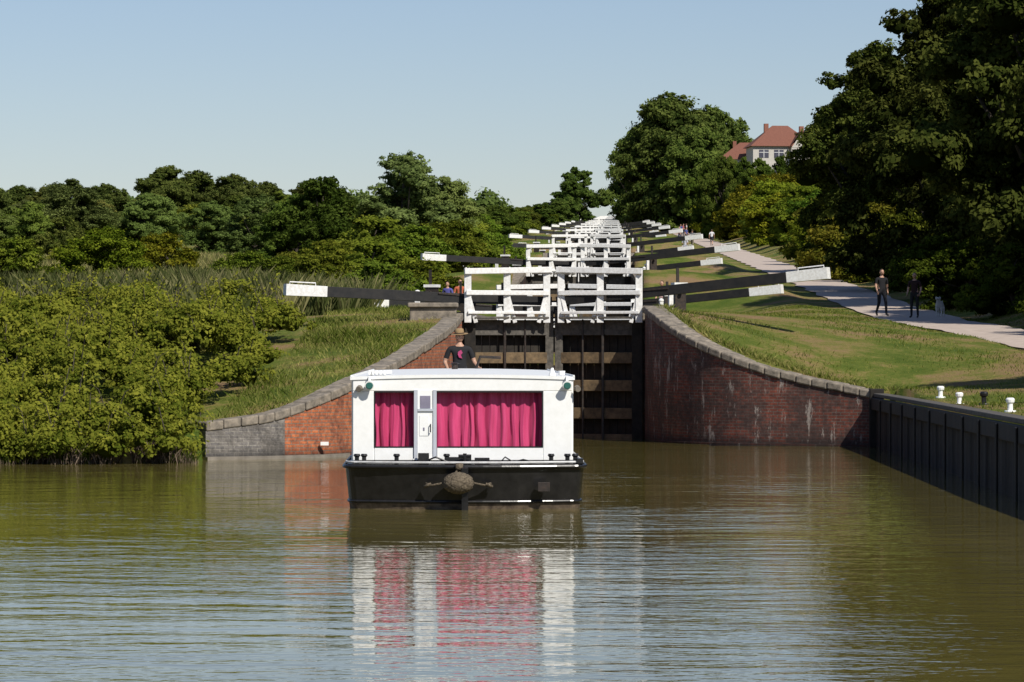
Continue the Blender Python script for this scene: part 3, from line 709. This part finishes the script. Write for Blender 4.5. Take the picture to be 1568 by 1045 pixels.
    if print_col:
        mb = MB(); P_ = [(-.04,-.128,1.35),(.02,-.129,1.39),(.05,-.127,1.33),(.015,-.127,1.29),(.045,-.122,1.22),(-.02,-.124,1.24),(-.045,-.125,1.30)]
        b = mb.verts(P_+[(x, y+.03, z) for x, y, z in P_]); n_ = len(P_); mb.face([b+i for i in range(n_)]); mb.face([b+n_+i for i in range(n_)][::-1])
        for i in range(n_): mb.face((b+i,b+(i+1)%n_,b+n_+(i+1)%n_,b+n_+i))
        mb.obj('shirt_print', [cloth(print_col)], e)
    return e
human((-1.05,73.2,1.02), 0.1, (0.018,0.018,0.02), (0.03,0.03,0.04), hat=(0.30,0.20,0.10), pose='helm', headturn=-0.5, name='boat_steerer', print_col=(0.45,0.06,0.17), height=1.78)
def gz(x, d): return land(x, d)+0.04
human((13.75,136,gz(13.75,136)), 0.3, (0.012,0.012,0.014), (0.014,0.014,0.018), pose='walk', name='pedestrian')
human((14.75,134,gz(14.75,134)), -0.4, (0.03,0.012,0.012), (0.02,0.02,0.02), name='pedestrian', height=1.65)
human((21.3,390,gz(21.3,390)), 3.0, (0.7,0.7,0.72), (0.03,0.03,0.05), pose='walk', name='pedestrian', shorts=True)
for x_, d_, c1, c2, ps in ((25.3,540,(0.35,0.1,0.12),(0.04,0.04,0.06),'stand'),(26.0,545,(0.6,0.6,0.6),(0.05,0.05,0.08),'walk'),(24.0,520,(0.05,0.1,0.3),(0.05,0.05,0.06),'stand'),(27.7,640,(0.6,0.55,0.5),(0.05,0.05,0.06),'stand'),
    (19.7,430,(0.45,0.08,0.08),(0.04,0.05,0.1),'stand'),(20.6,432,(0.06,0.08,0.25),(0.03,0.03,0.04),'stand'),(19.3,500,(0.6,0.6,0.58),(0.05,0.05,0.08),'stand'),(14.2,300,(0.55,0.55,0.6),(0.05,0.06,0.15),'stand'),(17.0,345,(0.05,0.05,0.06),(0.2,0.17,0.12),'walk')):
    human((x_,d_,gz(x_,d_)), d_*0.7, c1, c2, name='pedestrian', pose=ps)
x_=-2.2; human((x_,155,land(x_,155)), 0.2, (0.45,0.12,0.06), (0.05,0.06,0.16), name='pedestrian', hair=(.2,.1,.04))
x_=-2.75; human((x_,156,land(x_,156)), -0.4, (0.10,0.10,0.35), (0.06,0.05,0.07), name='pedestrian', height=1.6)
x_=6.15; human((x_,150,land(x_,150)), -0.5, (0.55,0.35,0.33), (0.4,0.33,0.28), name='pedestrian', shorts=True, height=1.7)
x_=6.9; human((x_,151,land(x_,151)), 0.6, (0.6,0.5,0.45), (0.12,0.1,0.12), name='pedestrian', shorts=True, height=1.62)
def dog(loc, rotz, col):
    e = empty('dog', loc, rotz)
    J = {'hip':(.30,0,.50),'bk':(0,0,.51),'ch':(-.26,0,.49),'nk':(-.40,0,.60),'hd':(-.50,0,.70),'mz':(-.62,0,.67),'t1':(.42,0,.52),'t2':(.55,0,.62)}
    R = {'hip':(.09,.11),'bk':(.10,.11),'ch':(.12,.14),'nk':.075,'hd':.07,'mz':.035,'t1':.03,'t2':.015}
    E = [('hip','bk'),('bk','ch'),('ch','nk'),('nk','hd'),('hd','mz'),('hip','t1'),('t1','t2')]
    for s in (-1, 1):
        t = str(s); J.update({'k'+t:(.24,s*.09,.32),'hk'+t:(.38,s*.09,.18),'pw'+t:(.34,s*.09,.03),'sh'+t:(-.26,s*.09,.38),'el'+t:(-.24,s*.09,.22),'fp'+t:(-.27,s*.09,.03)})
        R.update({'k'+t:.055,'hk'+t:.028,'pw'+t:.028,'sh'+t:.06,'el'+t:.032,'fp'+t:.03})
        E += [('hip','k'+t),('k'+t,'hk'+t),('hk'+t,'pw'+t),('ch','sh'+t),('sh'+t,'el'+t),('el'+t,'fp'+t)]
    me_ = skin_body(J, E, [0]*len(E), R, 'bk'); me_.materials.append(cloth(col)); link('body', me_, e)
    mb = MB()
    for s in (-1, 1): mb.tube([(-.49,s*.05,.75),(-.47,s*.08,.72),(-.48,s*.085,.65)],[.02,.028,.01],6,0)
    mb.ball((-.655,0,.675),.018,1,8,6); mb.obj('ears_and_nose', [cloth(col), EYE], e, smooth=True)
dog((15.8,135,gz(15.8,135)), 1.3, (0.6,0.58,0.54))

# ------------------------------------------------------------------ houses
wallm = paint('white_render', (0.46,0.43,0.38), (0.56,0.53,0.48), 0.8, 3); roofm = paint('red_tiles', (0.15,0.06,0.042), (0.24,0.10,0.065), 0.9, 8, 0.4); bm_ = paint('house_brick', (0.22,0.09,0.06), (0.28,0.12,0.08), 0.9, 10)
def house(loc, rotz, sc):
    e = empty('brick_house', loc, rotz); e.scale = (sc,)*3
    mb = MB(); mb.box(-5,5,0,7,-7,5.2,0); mb.box(1.2,4.2,-1.2,-0.003,-7,5.0,0)
    mb.obj('walls', [wallm], e)
    mb = MB()
    b = mb.verts([(-5.5,-.5,5.2),(5.5,-.5,5.2),(5.5,7.5,5.2),(-5.5,7.5,5.2),(-1.2,3.5,8.8),(1.4,3.5,8.8)])
    for q in ((0,1,5,4),(1,2,5),(2,3,4,5),(3,0,4),(3,2,1,0)): mb.face([b+k for k in q])
    b = mb.verts([(0.8,-1.6,4.9),(4.6,-1.6,4.9),(2.7,-1.6,7.6),(0.8,3,4.9),(4.6,3,4.9),(2.7,3,7.6)])
    for q in ((0,2,5,3),(2,1,4,5)): mb.face([b+k for k in q])
    mb.obj('roof', [roofm], e)
    mb = MB(); b = mb.verts([(1.2,-1.25,4.95),(4.2,-1.25,4.95),(2.7,-1.25,7.1)]); mb.face((b,b+1,b+2)); mb.obj('gable', [wallm], e)
    mb = MB(); mb.box(-2.6,-1.9,3,3.8,6.5,9.1); mb.box(3.3,4.0,3,3.8,6.0,8.7); mb.obj('chimneys', [bm_], e)
    mb = MB()
    for x, y in ((-4,-.02),(-1.5,-.02),(1.9,-1.22)):
        for z in (0.8,3.3):
            mb.box(x,x+1.6,y-.03,y-.004,z,z+1.3,0)
            mb.box(x+0.76,x+0.84,y-.05,y-.031,z,z+1.3,1); mb.box(x,x+1.6,y-.05,y-.031,z+0.85,z+0.92,1)
    mb.obj('windows', [M_glass, M_white], e)
    mb = MB(); mb.box(-0.4,0.6,-.06,-.004,-2.0,0.1); mb.obj('door', [M_doorgrey], e)
house((33.4,524,25.7), -0.1, 0.70)
house((38.4,518,26.4), 0.1, 0.86)

# ------------------------------------------------------------------ foliage generators
def leaves(blobs, dens, leaf, g, clumpr=0.42, flat=0.7, up=0.35, tbase=0.5, rlo=0.5, rhi=1.15):
    blobs = np.asarray(blobs, float)
    rad = blobs[:,3:].mean(1); area = 4*math.pi*rad**2
    ncl = np.maximum(8, (18+0*rad).astype(int) + (rad*4).astype(int))
    bi = np.repeat(np.arange(len(blobs)), ncl)
    u = unit(g.normal(size=(len(bi),3))); u[:,2] = np.where(u[:,2] < -0.35, -u[:,2], u[:,2])
    rr = g.uniform(rlo, rhi, len(bi))
    cc = blobs[bi,:3] + u*blobs[bi,3:]*rr[:,None]
    cr = rad[bi]*g.uniform(0.45, 1.35, len(bi))*clumpr
    nl = np.maximum(4, (area*dens/ncl).astype(int))[bi]
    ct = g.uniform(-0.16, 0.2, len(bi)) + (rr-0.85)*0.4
    li = np.repeat(np.arange(len(bi)), nl)
    o = g.normal(size=(len(li),3)); o = unit(o)*np.power(g.uniform(0,1.15,(len(li),1)),0.6)
    o[:,2] *= flat
    P = cc[li] + o*cr[li][:,None]
    nrm = unit(u[li]*0.4 + unit(o)*0.5 + g.normal(size=(len(li),3))*0.4 + np.array([0.15,-0.35,up]))
    t = unit(np.cross(nrm, g.normal(size=(len(li),3)))); b = np.cross(nrm, t)
    s = (leaf*g.uniform(0.6, 1.35, len(li)))[:,None]
    Q = np.stack([P-t*s, P+b*s*0.62, P+t*s, P-b*s*0.62], 1)
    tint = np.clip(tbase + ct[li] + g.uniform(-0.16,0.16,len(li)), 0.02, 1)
    return Q, tint
def cores(blobs, k, g, leaf_t=0.05):  # dark solids added inside the foliage to block light coming through
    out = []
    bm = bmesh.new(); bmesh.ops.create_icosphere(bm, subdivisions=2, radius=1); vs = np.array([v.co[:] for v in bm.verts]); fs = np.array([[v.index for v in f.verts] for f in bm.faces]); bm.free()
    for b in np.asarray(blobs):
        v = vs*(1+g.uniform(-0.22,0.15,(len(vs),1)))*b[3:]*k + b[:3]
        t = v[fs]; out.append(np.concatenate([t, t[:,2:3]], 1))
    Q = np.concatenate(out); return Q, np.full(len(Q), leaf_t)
def make_tree(name, H, R, mat, leaf, seed, nb=26, dens=60, lowest=0.22, core=0.5, shape=1.0, rmin=0.17, rmax=0.36, spray=1.0, pw_=0.6):
    g = np.random.default_rng(seed); blobs = []
    lobes = [(g.uniform(0,6.28), g.uniform(.75,1.2)) for _ in range(4)]
    for k in range(nb):
        zf = lowest + (1-lowest)*((k+0.5)/nb)**0.9
        prof = math.sin(math.pi*min(1, max(0.0, (zf-lowest)/(1-lowest)*0.8+0.18)))**pw_*shape
        a = k*2.4+g.uniform(-.6,.6); lob = 1+0.18*math.sin(2*a+lobes[0][0])*lobes[0][1]+0.12*math.sin(3*a+5*zf+lobes[1][0])
        q = R*prof*(g.uniform(0.05,0.9)**0.6)*0.85*lob; r = R*g.uniform(rmin,rmax)*(1-0.25*(zf > .85))
        z = H*zf*g.uniform(.95,1.03) - r*0.7
        blobs.append((q*math.cos(a), q*math.sin(a), z, r*g.uniform(.85,1.25), r*g.uniform(.85,1.25), r*g.uniform(0.65,0.95)))
    Q, t = leaves(blobs, dens, leaf, g)
    spr = []
    for k in range(int(nb*spray)):
        b = blobs[g.integers(nb)]; u = unit(g.normal(size=3)); u[2] = abs(u[2])*0.9; r = b[3]*g.uniform(.2,.4)
        spr.append((b[0]+u[0]*b[3]*1.15, b[1]+u[1]*b[3]*1.15, b[2]+u[2]*b[5]*1.2, r, r, r))
    Q2, t2 = leaves(spr, dens*0.8, leaf, g, clumpr=0.7)
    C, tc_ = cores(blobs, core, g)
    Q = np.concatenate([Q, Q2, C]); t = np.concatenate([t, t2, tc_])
    w = MB(); tr = H*0.022+0.04
    bend = [(0,0,-0.5),(0.05*g.normal(),0.05*g.normal(),H*0.18),(0.15*g.normal(),0.15*g.normal(),H*0.45),(0.2*g.normal(),.2*g.normal(),H*0.8)]
    w.tube(bend, [tr*1.5,tr,tr*0.65,tr*0.2], 8, 1)
    for b in blobs[::2]:
        z0 = max(H*0.12, b[2]*0.55); p0 = Vector((0,0,z0)); p2 = Vector(b[:3]); pm = (p0+p2)/2+Vector((0,0,-0.06*H))
        w.tube([p0,pm,p2],[tr*0.45,tr*0.3,tr*0.1],5,1)
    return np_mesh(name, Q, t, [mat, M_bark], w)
T = {
 'oak': [make_tree('oak', 14, 5.6, M_leafd, 0.115, s, 74, 110, 0.06, 0.5, 1.0, .13, .29) for s in (11,12)],
 'scrub': [make_tree('scrub', 6, 2.9, M_leaf, 0.085, s, 34, 190, 0.0, 0.6, 1.05, .2, .38, .6) for s in (21,22,23)],
 'willow': [make_tree('willow', 7.5, 3.3, M_willow, 0.085, s, 44, 180, 0.0, 0.55, 1.05, .17, .34, .8) for s in (31,32)],
 'far': [make_tree('far', 18, 8.2, M_leafd, 0.22, s, 64, 42, 0.0, 0.55, 1.0, .16, .33, .6) for s in (41,42)],
 'poplar': [make_tree('poplar', 12, 4.0, M_leaf, 0.20, 51, 48, 60, 0.0, 0.65, 1.15, .24, .40, .4, .4)],
 'bush': [make_tree('bush', 2.9, 2.1, M_leafy, 0.06, s, 22, 300, 0.0, 0.55, 1.0, .2, .38, .8) for s in (61,62,63)],
}
H0 = {'oak':14,'scrub':6,'willow':7.5,'far':18,'poplar':12,'bush':2.9}
NM = {'oak':'oak_tree','scrub':'hawthorn_tree','willow':'willow_tree','far':'ash_tree','poplar':'poplar_tree','bush':'bush'}
prnd = random.Random(5)
def plant(kind, x, d, h, wid=1.0, col=(1,1,1), sink=0.2):
    k = h/H0[kind]; me_ = prnd.choice(T[kind])
    c = tuple(ci*prnd.uniform(0.94,1.06) for ci in col)
    return link(NM[kind], me_, loc=(x, d, land(x, d)-sink), rotz=prnd.uniform(0,6.28), scale=(k*wid, k*wid, k), color=c)
# left side
plant('willow', -6.7, 230, 7.3, 1.2, (.82,.95,.85)); plant('willow', -4.4, 236, 5.8, 1.1, (.85,.95,.85))
plant('scrub', -9.9, 190, 5.6, 1.05, (0.55,0.62,0.5)); plant('scrub', -11.6, 196, 4.4, 1.1, (0.7,0.8,0.65))
plant('willow', -16.8, 240, 4.8, 1.2, (.75,.85,.75)); plant('willow', -20.5, 250, 4.6, 1.2, (.7,.8,.65))
plant('willow', -31.5, 262, 6.0, 1.3, (.68,.8,.65)); plant('willow', -26.5, 266, 5.2, 1.3, (.72,.82,.65)); plant('willow', -36.5, 255, 5.0, 1.3, (.75,.85,.65))
plant('bush', -19.2, 172, 2.9, 1.2, (.9,1,.6)); plant('bush', -16.9, 176, 2.6, 1.2, (1.1,1.0,.6)); plant('bush', -23.2, 170, 2.6, 1.2, (.9,1,.8)); plant('scrub', -24.5,200,3.2,1.1)
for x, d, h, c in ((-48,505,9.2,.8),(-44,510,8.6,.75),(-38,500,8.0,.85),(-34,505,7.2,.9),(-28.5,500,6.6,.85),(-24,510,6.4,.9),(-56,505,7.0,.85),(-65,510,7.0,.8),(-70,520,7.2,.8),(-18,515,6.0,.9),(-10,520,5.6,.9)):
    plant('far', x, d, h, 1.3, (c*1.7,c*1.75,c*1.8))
plant('poplar', 14.0, 800, 12.4, 1.0, (.6,.7,.7)); plant('poplar', 11.0, 810, 8.0, 1.2, (.55,.65,.65)); plant('poplar', 5.5, 640, 5.0, 1.4, (.6,.75,.7)); plant('poplar', 9.0, 700, 6.0, 1.4, (.6,.72,.66))
for k in range(95):
    d = prnd.uniform(150, 470); br = prnd.uniform(-0.165, 0.012); x = br*d
    if x - axis(d) > -8.5 - d*0.012: continue
    if -0.112 < br < -0.078 and d < 330: continue
    h = prnd.uniform(2.8, 4.3)*(1+0.15*(d > 280)); kd = prnd.choice(['scrub','scrub','willow','bush','scrub'])
    if d < 230: h = prnd.uniform(1.3,2.4); kd = prnd.choice(['bush','scrub','bush'])
    b_ = prnd.uniform(.75,1.2)*(0.8 if kd == 'willow' else 1)
    plant(kd, x, d, h, prnd.uniform(1.1,1.5), (b_*prnd.uniform(.9,1.1), b_*prnd.uniform(.95,1.05), b_*prnd.uniform(.75,.95)))
for k in range(44):
    d = 260+k*14; x = axis(d)-prnd.uniform(9,13)-d*0.005
    plant(prnd.choice(['bush','scrub','scrub']), x, d, prnd.uniform(2.4,3.8)+d*0.0012, 1.4, (prnd.uniform(.75,1.0),prnd.uniform(.85,1.0),.75))
for x, d, h in ((-5.2,142,2.2),(-7.4,145,2.2),(-3.8,158,2.5),(-9.4,148,1.9),(-6.0,160,2.7),(-4.6,172,2.8),(-3.6,186,3.1),(-6.6,178,3.4),(-8.5,168,2.4),(-11.5,155,2.0),(-2.6,200,3.2),(-1.8,215,3.2)):
    plant('bush', x, d, h, 1.25, (prnd.uniform(.65,.9),.88,.7))
# right side beyond the towpath
for x, d, h, w_, c in ((22.0,222,13.8,1.0,1.15),(25.5,205,13.6,1.1,1.05),(21.0,174,15.0,.93,.95),(24.8,158,17.2,1.1,.9),(21.6,146,15.8,.95,.85),(26.0,128,17.0,1.15,.85),(22.0,122,13,.9,.8),(25,106,12.5,1.0,.8),(22.0,96,10.5,.85,.85),(29,113,15,1.1,.8),(30,180,15,1.2,.9),(20.5,86,9.5,.85,.8),(16.6,83,9.6,.72,.8),(16.2,73,8.6,.7,.8),(15.2,66,7.5,.65,.8),(33,140,14,1.2,.8),(28,72,9,.9,.8),(20.6,88.5,8,.7,.8)):
    plant('oak', x, d, h, w_, (c*1.1,c*1.1,c))
for x, d, h, c in ((19.8,203,4.2,(.95,.85,.7)),(20.4,196,3.6,(.7,.7,.6)),(19.0,178,3.0,(.4,.5,.4)),(18.6,160,2.8,(.35,.45,.4)),(18.2,145,2.7,(.35,.42,.35)),(18.2,132,2.6,(.35,.42,.35)),(18.9,121,2.3,(.35,.42,.35)),(20.2,111,2.2,(.4,.5,.4)),(21.5,232,4.0,(.6,.68,.5)),(21.5,102,2.2,(.4,.5,.4)),(22.5,255,4.6,(.7,.78,.5))):
    plant('bush', x, d, h, 1.2, c)
for k in range(24):
    d = 270+k*17; x = axis(d)+17.5+prnd.uniform(0,4)
    plant(prnd.choice(['bush','scrub']), x, d, prnd.uniform(3.6,5.0)+d*0.003, 1.2, (prnd.uniform(.7,1.0),prnd.uniform(.75,.95),.55))
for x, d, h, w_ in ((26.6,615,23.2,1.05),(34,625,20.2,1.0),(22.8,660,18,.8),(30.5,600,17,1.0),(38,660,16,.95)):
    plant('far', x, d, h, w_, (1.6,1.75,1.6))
for k in range(13):
    x = 26.5+k*1.5; d = 486+prnd.uniform(-5,5); plant('scrub', x, d, 28.4-0.10*k+prnd.uniform(-.8,.3)-land(x,d), 0.62, (.6,.7,.55))
for x, d, h in ((43.2,480,12.5),(47,500,13.5),(41.3,455,10.5)): plant('far', x, d, h, .9, (.9,1.0,.8))
for k in range(6): plant('far', 50+k*6, 505+prnd.uniform(-8,25), 9, 1.0, (1.0,1.1,.9))
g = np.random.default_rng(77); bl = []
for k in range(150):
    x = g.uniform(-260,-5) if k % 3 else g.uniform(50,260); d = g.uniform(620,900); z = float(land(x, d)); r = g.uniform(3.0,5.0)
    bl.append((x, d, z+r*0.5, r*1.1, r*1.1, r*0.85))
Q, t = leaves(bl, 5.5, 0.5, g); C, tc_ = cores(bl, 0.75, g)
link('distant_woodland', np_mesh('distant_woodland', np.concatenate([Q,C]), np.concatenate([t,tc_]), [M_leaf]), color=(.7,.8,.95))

# bramble hedge on the left shore
g = np.random.default_rng(88); bl = []
def bram_edge(d): return np.interp(d, [78,80,82,85,88,93,97], [-6.95,-6.7,-6.3,-5.8,-5.4,-5.1,-5.0])
while len(bl) < 450:
    x = -5-13*g.uniform()**0.9; d = g.uniform(77.7, 96)
    if len(bl) % 4 == 0: d = g.uniform(77.7, 81)
    r = g.uniform(0.30,0.75)
    if x+r*0.8 > bram_edge(d): continue
    env = np.interp(d, [77.7,79,80.5,83,88,96], [0.75,1.4,1.95,2.45,3.2,4.0]) + 0.28*math.sin(x*1.7+d*.6)+0.2*math.sin(x*3.1)
    env *= 1 - 0.25*max(0, 1-(bram_edge(d)-x)/1.6)
    z = max(env-r*0.8, land(x, d)+0.1)
    if d < 81 and g.uniform() < 0.55: z = g.uniform(0.25, max(0.3, z))
    bl.append((x, d, z, r, r, r*0.8))
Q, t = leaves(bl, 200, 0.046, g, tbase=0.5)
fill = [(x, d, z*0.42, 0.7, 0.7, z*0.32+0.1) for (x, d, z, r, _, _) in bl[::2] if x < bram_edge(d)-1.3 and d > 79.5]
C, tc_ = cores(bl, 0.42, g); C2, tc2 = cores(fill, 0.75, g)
sh = MB(); SQ = []; ST = []
for k in range(320):
    x, d, z, r, _, _ = bl[g.integers(len(bl))]; a = g.uniform(0,6.28); l = g.uniform(.4,.9); hx = math.cos(a)*l*.5; hy = math.sin(a)*l*.5
    pts = [Vector((x,d,z+r*.5)), Vector((x+hx*.5,d+hy*.5,z+r*.6+l*.6)), Vector((x+hx,d+hy,z+r*.6+l*.75))]
    sh.tube(pts,[.012,.009,.004],4,1,False)
    for q in range(14):
        f = g.uniform(.2,1); p = pts[0]*(1-f)**2+pts[1]*2*f*(1-f)+pts[2]*f*f; p = np.array(p)+g.normal(size=3)*.05; nn_v = unit(g.normal(size=3)+np.array([0,-.3,.6])); tt = unit(np.cross(nn_v,g.normal(size=3))); bb = np.cross(nn_v,tt); s_ = .05
        SQ.append([p-tt*s_,p+bb*s_*.6,p+tt*s_,p-bb*s_*.6]); ST.append(g.uniform(.5,1))
link('bramble_hedge', np_mesh('bramble_hedge', np.concatenate([Q,C,C2,np.array(SQ)]), np.concatenate([t,tc_,tc2,np.array(ST)]), [M_leafy, M_bark], sh), color=(.92,.92,.8))

def blades(x, d, z, h, w, g, lean=0.25, curve=0.2):
    n = len(x); a = g.uniform(0, 2*math.pi, n); wv = np.stack([np.cos(a), np.sin(a), 0*a], 1)*np.asarray(w).reshape(-1,1)
    l = np.stack([g.normal(size=n), g.normal(size=n), 0*a], 1)*lean*np.asarray(h).reshape(-1,1)
    P = np.stack([x, d, z], 1); up = np.stack([0*a, 0*a, np.asarray(h)+0*a], 1)
    return np.stack([P-wv*0.5, P+wv*0.5, P+up*0.6+l*0.45+wv*0.35, P+up+l], 1)
n = 70000; x = g.uniform(-24, -3.4, n); d = g.uniform(93, 150, n)
keep = (x < axis(d)-8.3-0.8*np.sin(d*.8)) | ((d > 112) & (x < axis(d)-6.5)); x, d = x[keep], d[keep]
h = g.uniform(0.6,1.45,len(x))*(0.85+0.2*np.sin(x*.9+d*.35)+.1*np.sin(x*2.3)); Q = blades(x, d, land(x,d)-.05, h, g.uniform(.03,.07,len(x)), g, .30)
t = np.clip(0.42+0.35*np.sin(x*.7)*np.sin(d*.31)+g.uniform(-.25,.35,len(x)), 0, 1)
link('reed_bed', np_mesh('reed_bed', Q, t, [M_reed]))
n = 45000; x = g.uniform(-34,-6,n); d = g.uniform(150,250,n); h = g.uniform(.4,1.0,n); Q = blades(x,d,land(x,d)-.05,h,g.uniform(.04,.09,n),g,.3)
link('meadow_grass', np_mesh('meadow_grass', Q, g.uniform(.3,1,n), [M_reed]), color=(1.35,1.3,1.2))
n = 3500; x = g.uniform(-18,-6.75,n); d = 77.6+0.7*g.uniform(size=n)+np.where(x>-8.5,.5,0); h = g.uniform(.15,.75,n)*(0.6+.4*np.sin(x*2.3+1)*np.sin(x*.7))
Q = blades(x,d,np.full(n,-.03),h,g.uniform(.007,.014,n),g,.3); link('dead_bramble_stems', np_mesh('dead_stems', Q, g.uniform(0,.9,n), [M_dead]))
n = 2500; x = g.uniform(-18,-6.8,n); d = 77.7+0.8*g.uniform(size=n)+np.where(x>-8.5,.5,0); h = g.uniform(.15,.4,n)
link('sedge', np_mesh('sedge', blades(x,d,np.full(n,-.03),h,g.uniform(.012,.025,n),g,.3), g.uniform(0,.4,n), [M_grassb]), color=(.6,.6,.6))
def bank(name, x0, x1, d0, d1, n, hmin, hmax, cond, col):
    x = g.uniform(x0,x1,n); d = g.uniform(d0,d1,n); k = cond(x,d) & ~inpoly(x,d) & (polydist(x,d) > 0.52) & (np.abs(x-axis(d)-poff(d)) > 1.6) & ((np.abs(x-axis(d)) > 3.1) | (d < 99))
    pat = 0.5+0.3*np.sin(x*1.1+d*.4)+0.2*np.sin(x*.5-d*.9); k &= g.uniform(size=n) < (0.25+0.9*pat)
    x, d, pat = x[k], d[k], pat[k]; h = g.uniform(hmin,hmax,len(x))*(0.5+0.9*pat)
    Q = blades(x,d,land(x,d)-.02,h,g.uniform(.012,.03,len(x)),g,.45); t = np.clip(.25+.5*(1-pat)+g.uniform(-.3,.35,len(x)),0,1)
    link(name, np_mesh(name, Q, t, [M_grassb]), color=col)
bank('bank_grass', -8, -1.8, 80, 112, 45000, .05, .20, lambda x,d: x > bram_edge(d)-0.4, (1,1,.95))
bank('bank_grass', 3.6, 19, 88, 150, 80000, .03, .10, lambda x,d: x < 19, (.95,.97,.85))
bank('bank_grass', 8.9, 19, 50, 88, 25000, .03, .10, lambda x,d: x < 19, (.95,.97,.85))
n = 4000; k = g.integers(0, len(WR)-1, n); f = g.uniform(size=n); WRa = np.array(WR); p = WRa[k]*(1-f[:,None])+WRa[k+1]*f[:,None]
x = p[:,0]+.35+g.uniform(0,.35,n); d = p[:,1]+.45+g.uniform(0,.4,n); link('coping_grass', np_mesh('cg', blades(x,d,land(x,d)-.05,g.uniform(.08,.25,n),g.uniform(.012,.03,n),g,.4), g.uniform(.2,1,n), [M_grassb]))

# ------------------------------------------------------------------ light, sky, camera
el, rot = math.radians(43), math.radians(146)
sv = Vector((math.sin(rot)*math.cos(el), math.cos(rot)*math.cos(el), math.sin(el)))
sd = bpy.data.lights.new('sun', 'SUN'); sd.energy = 5.0; sd.angle = math.radians(0.5); sd.color = (1.0,0.95,0.86)
so = bpy.data.objects.new('sun', sd); COL.objects.link(so); so.rotation_euler = (-sv).to_track_quat('-Z','Y').to_euler()
w = bpy.data.worlds.new('World'); scene.world = w; w.use_nodes = True; nt = w.node_tree
bg = nt.nodes['Background']; sky = nt.nodes.new('ShaderNodeTexSky'); sky.sky_type = 'NISHITA'; sky.sun_disc = False; sky.sun_elevation = el; sky.sun_rotation = rot
sky.air_density = 1.0; sky.dust_density = 0.3; sky.ozone_density = 3.0; sky.altitude = 50
mx = nt.nodes.new('ShaderNodeMix'); mx.data_type = 'RGBA'; mx.blend_type = 'MULTIPLY'; mx.inputs[0].default_value = 1; mx.inputs[7].default_value = (0.98,0.94,1.02,1)
L(nt, sky.outputs[0], mx.inputs[6]); L(nt, mx.outputs[2], bg.inputs[0]); bg.inputs[1].default_value = 0.088
cd = bpy.data.cameras.new('camera'); cam = bpy.data.objects.new('camera', cd); COL.objects.link(cam); scene.camera = cam
cd.lens = 5600/1568*36; cd.sensor_width = 36; cd.clip_start = 0.5; cd.clip_end = 12000
cam.location = (0,0,2.5); cam.rotation_euler = (math.radians(90+0.087),0,0)
scene.view_settings.view_transform = 'Standard'; scene.view_settings.look = 'None'; scene.view_settings.exposure = 0
print('verts', sum(len(m.vertices) for m in bpy.data.meshes))
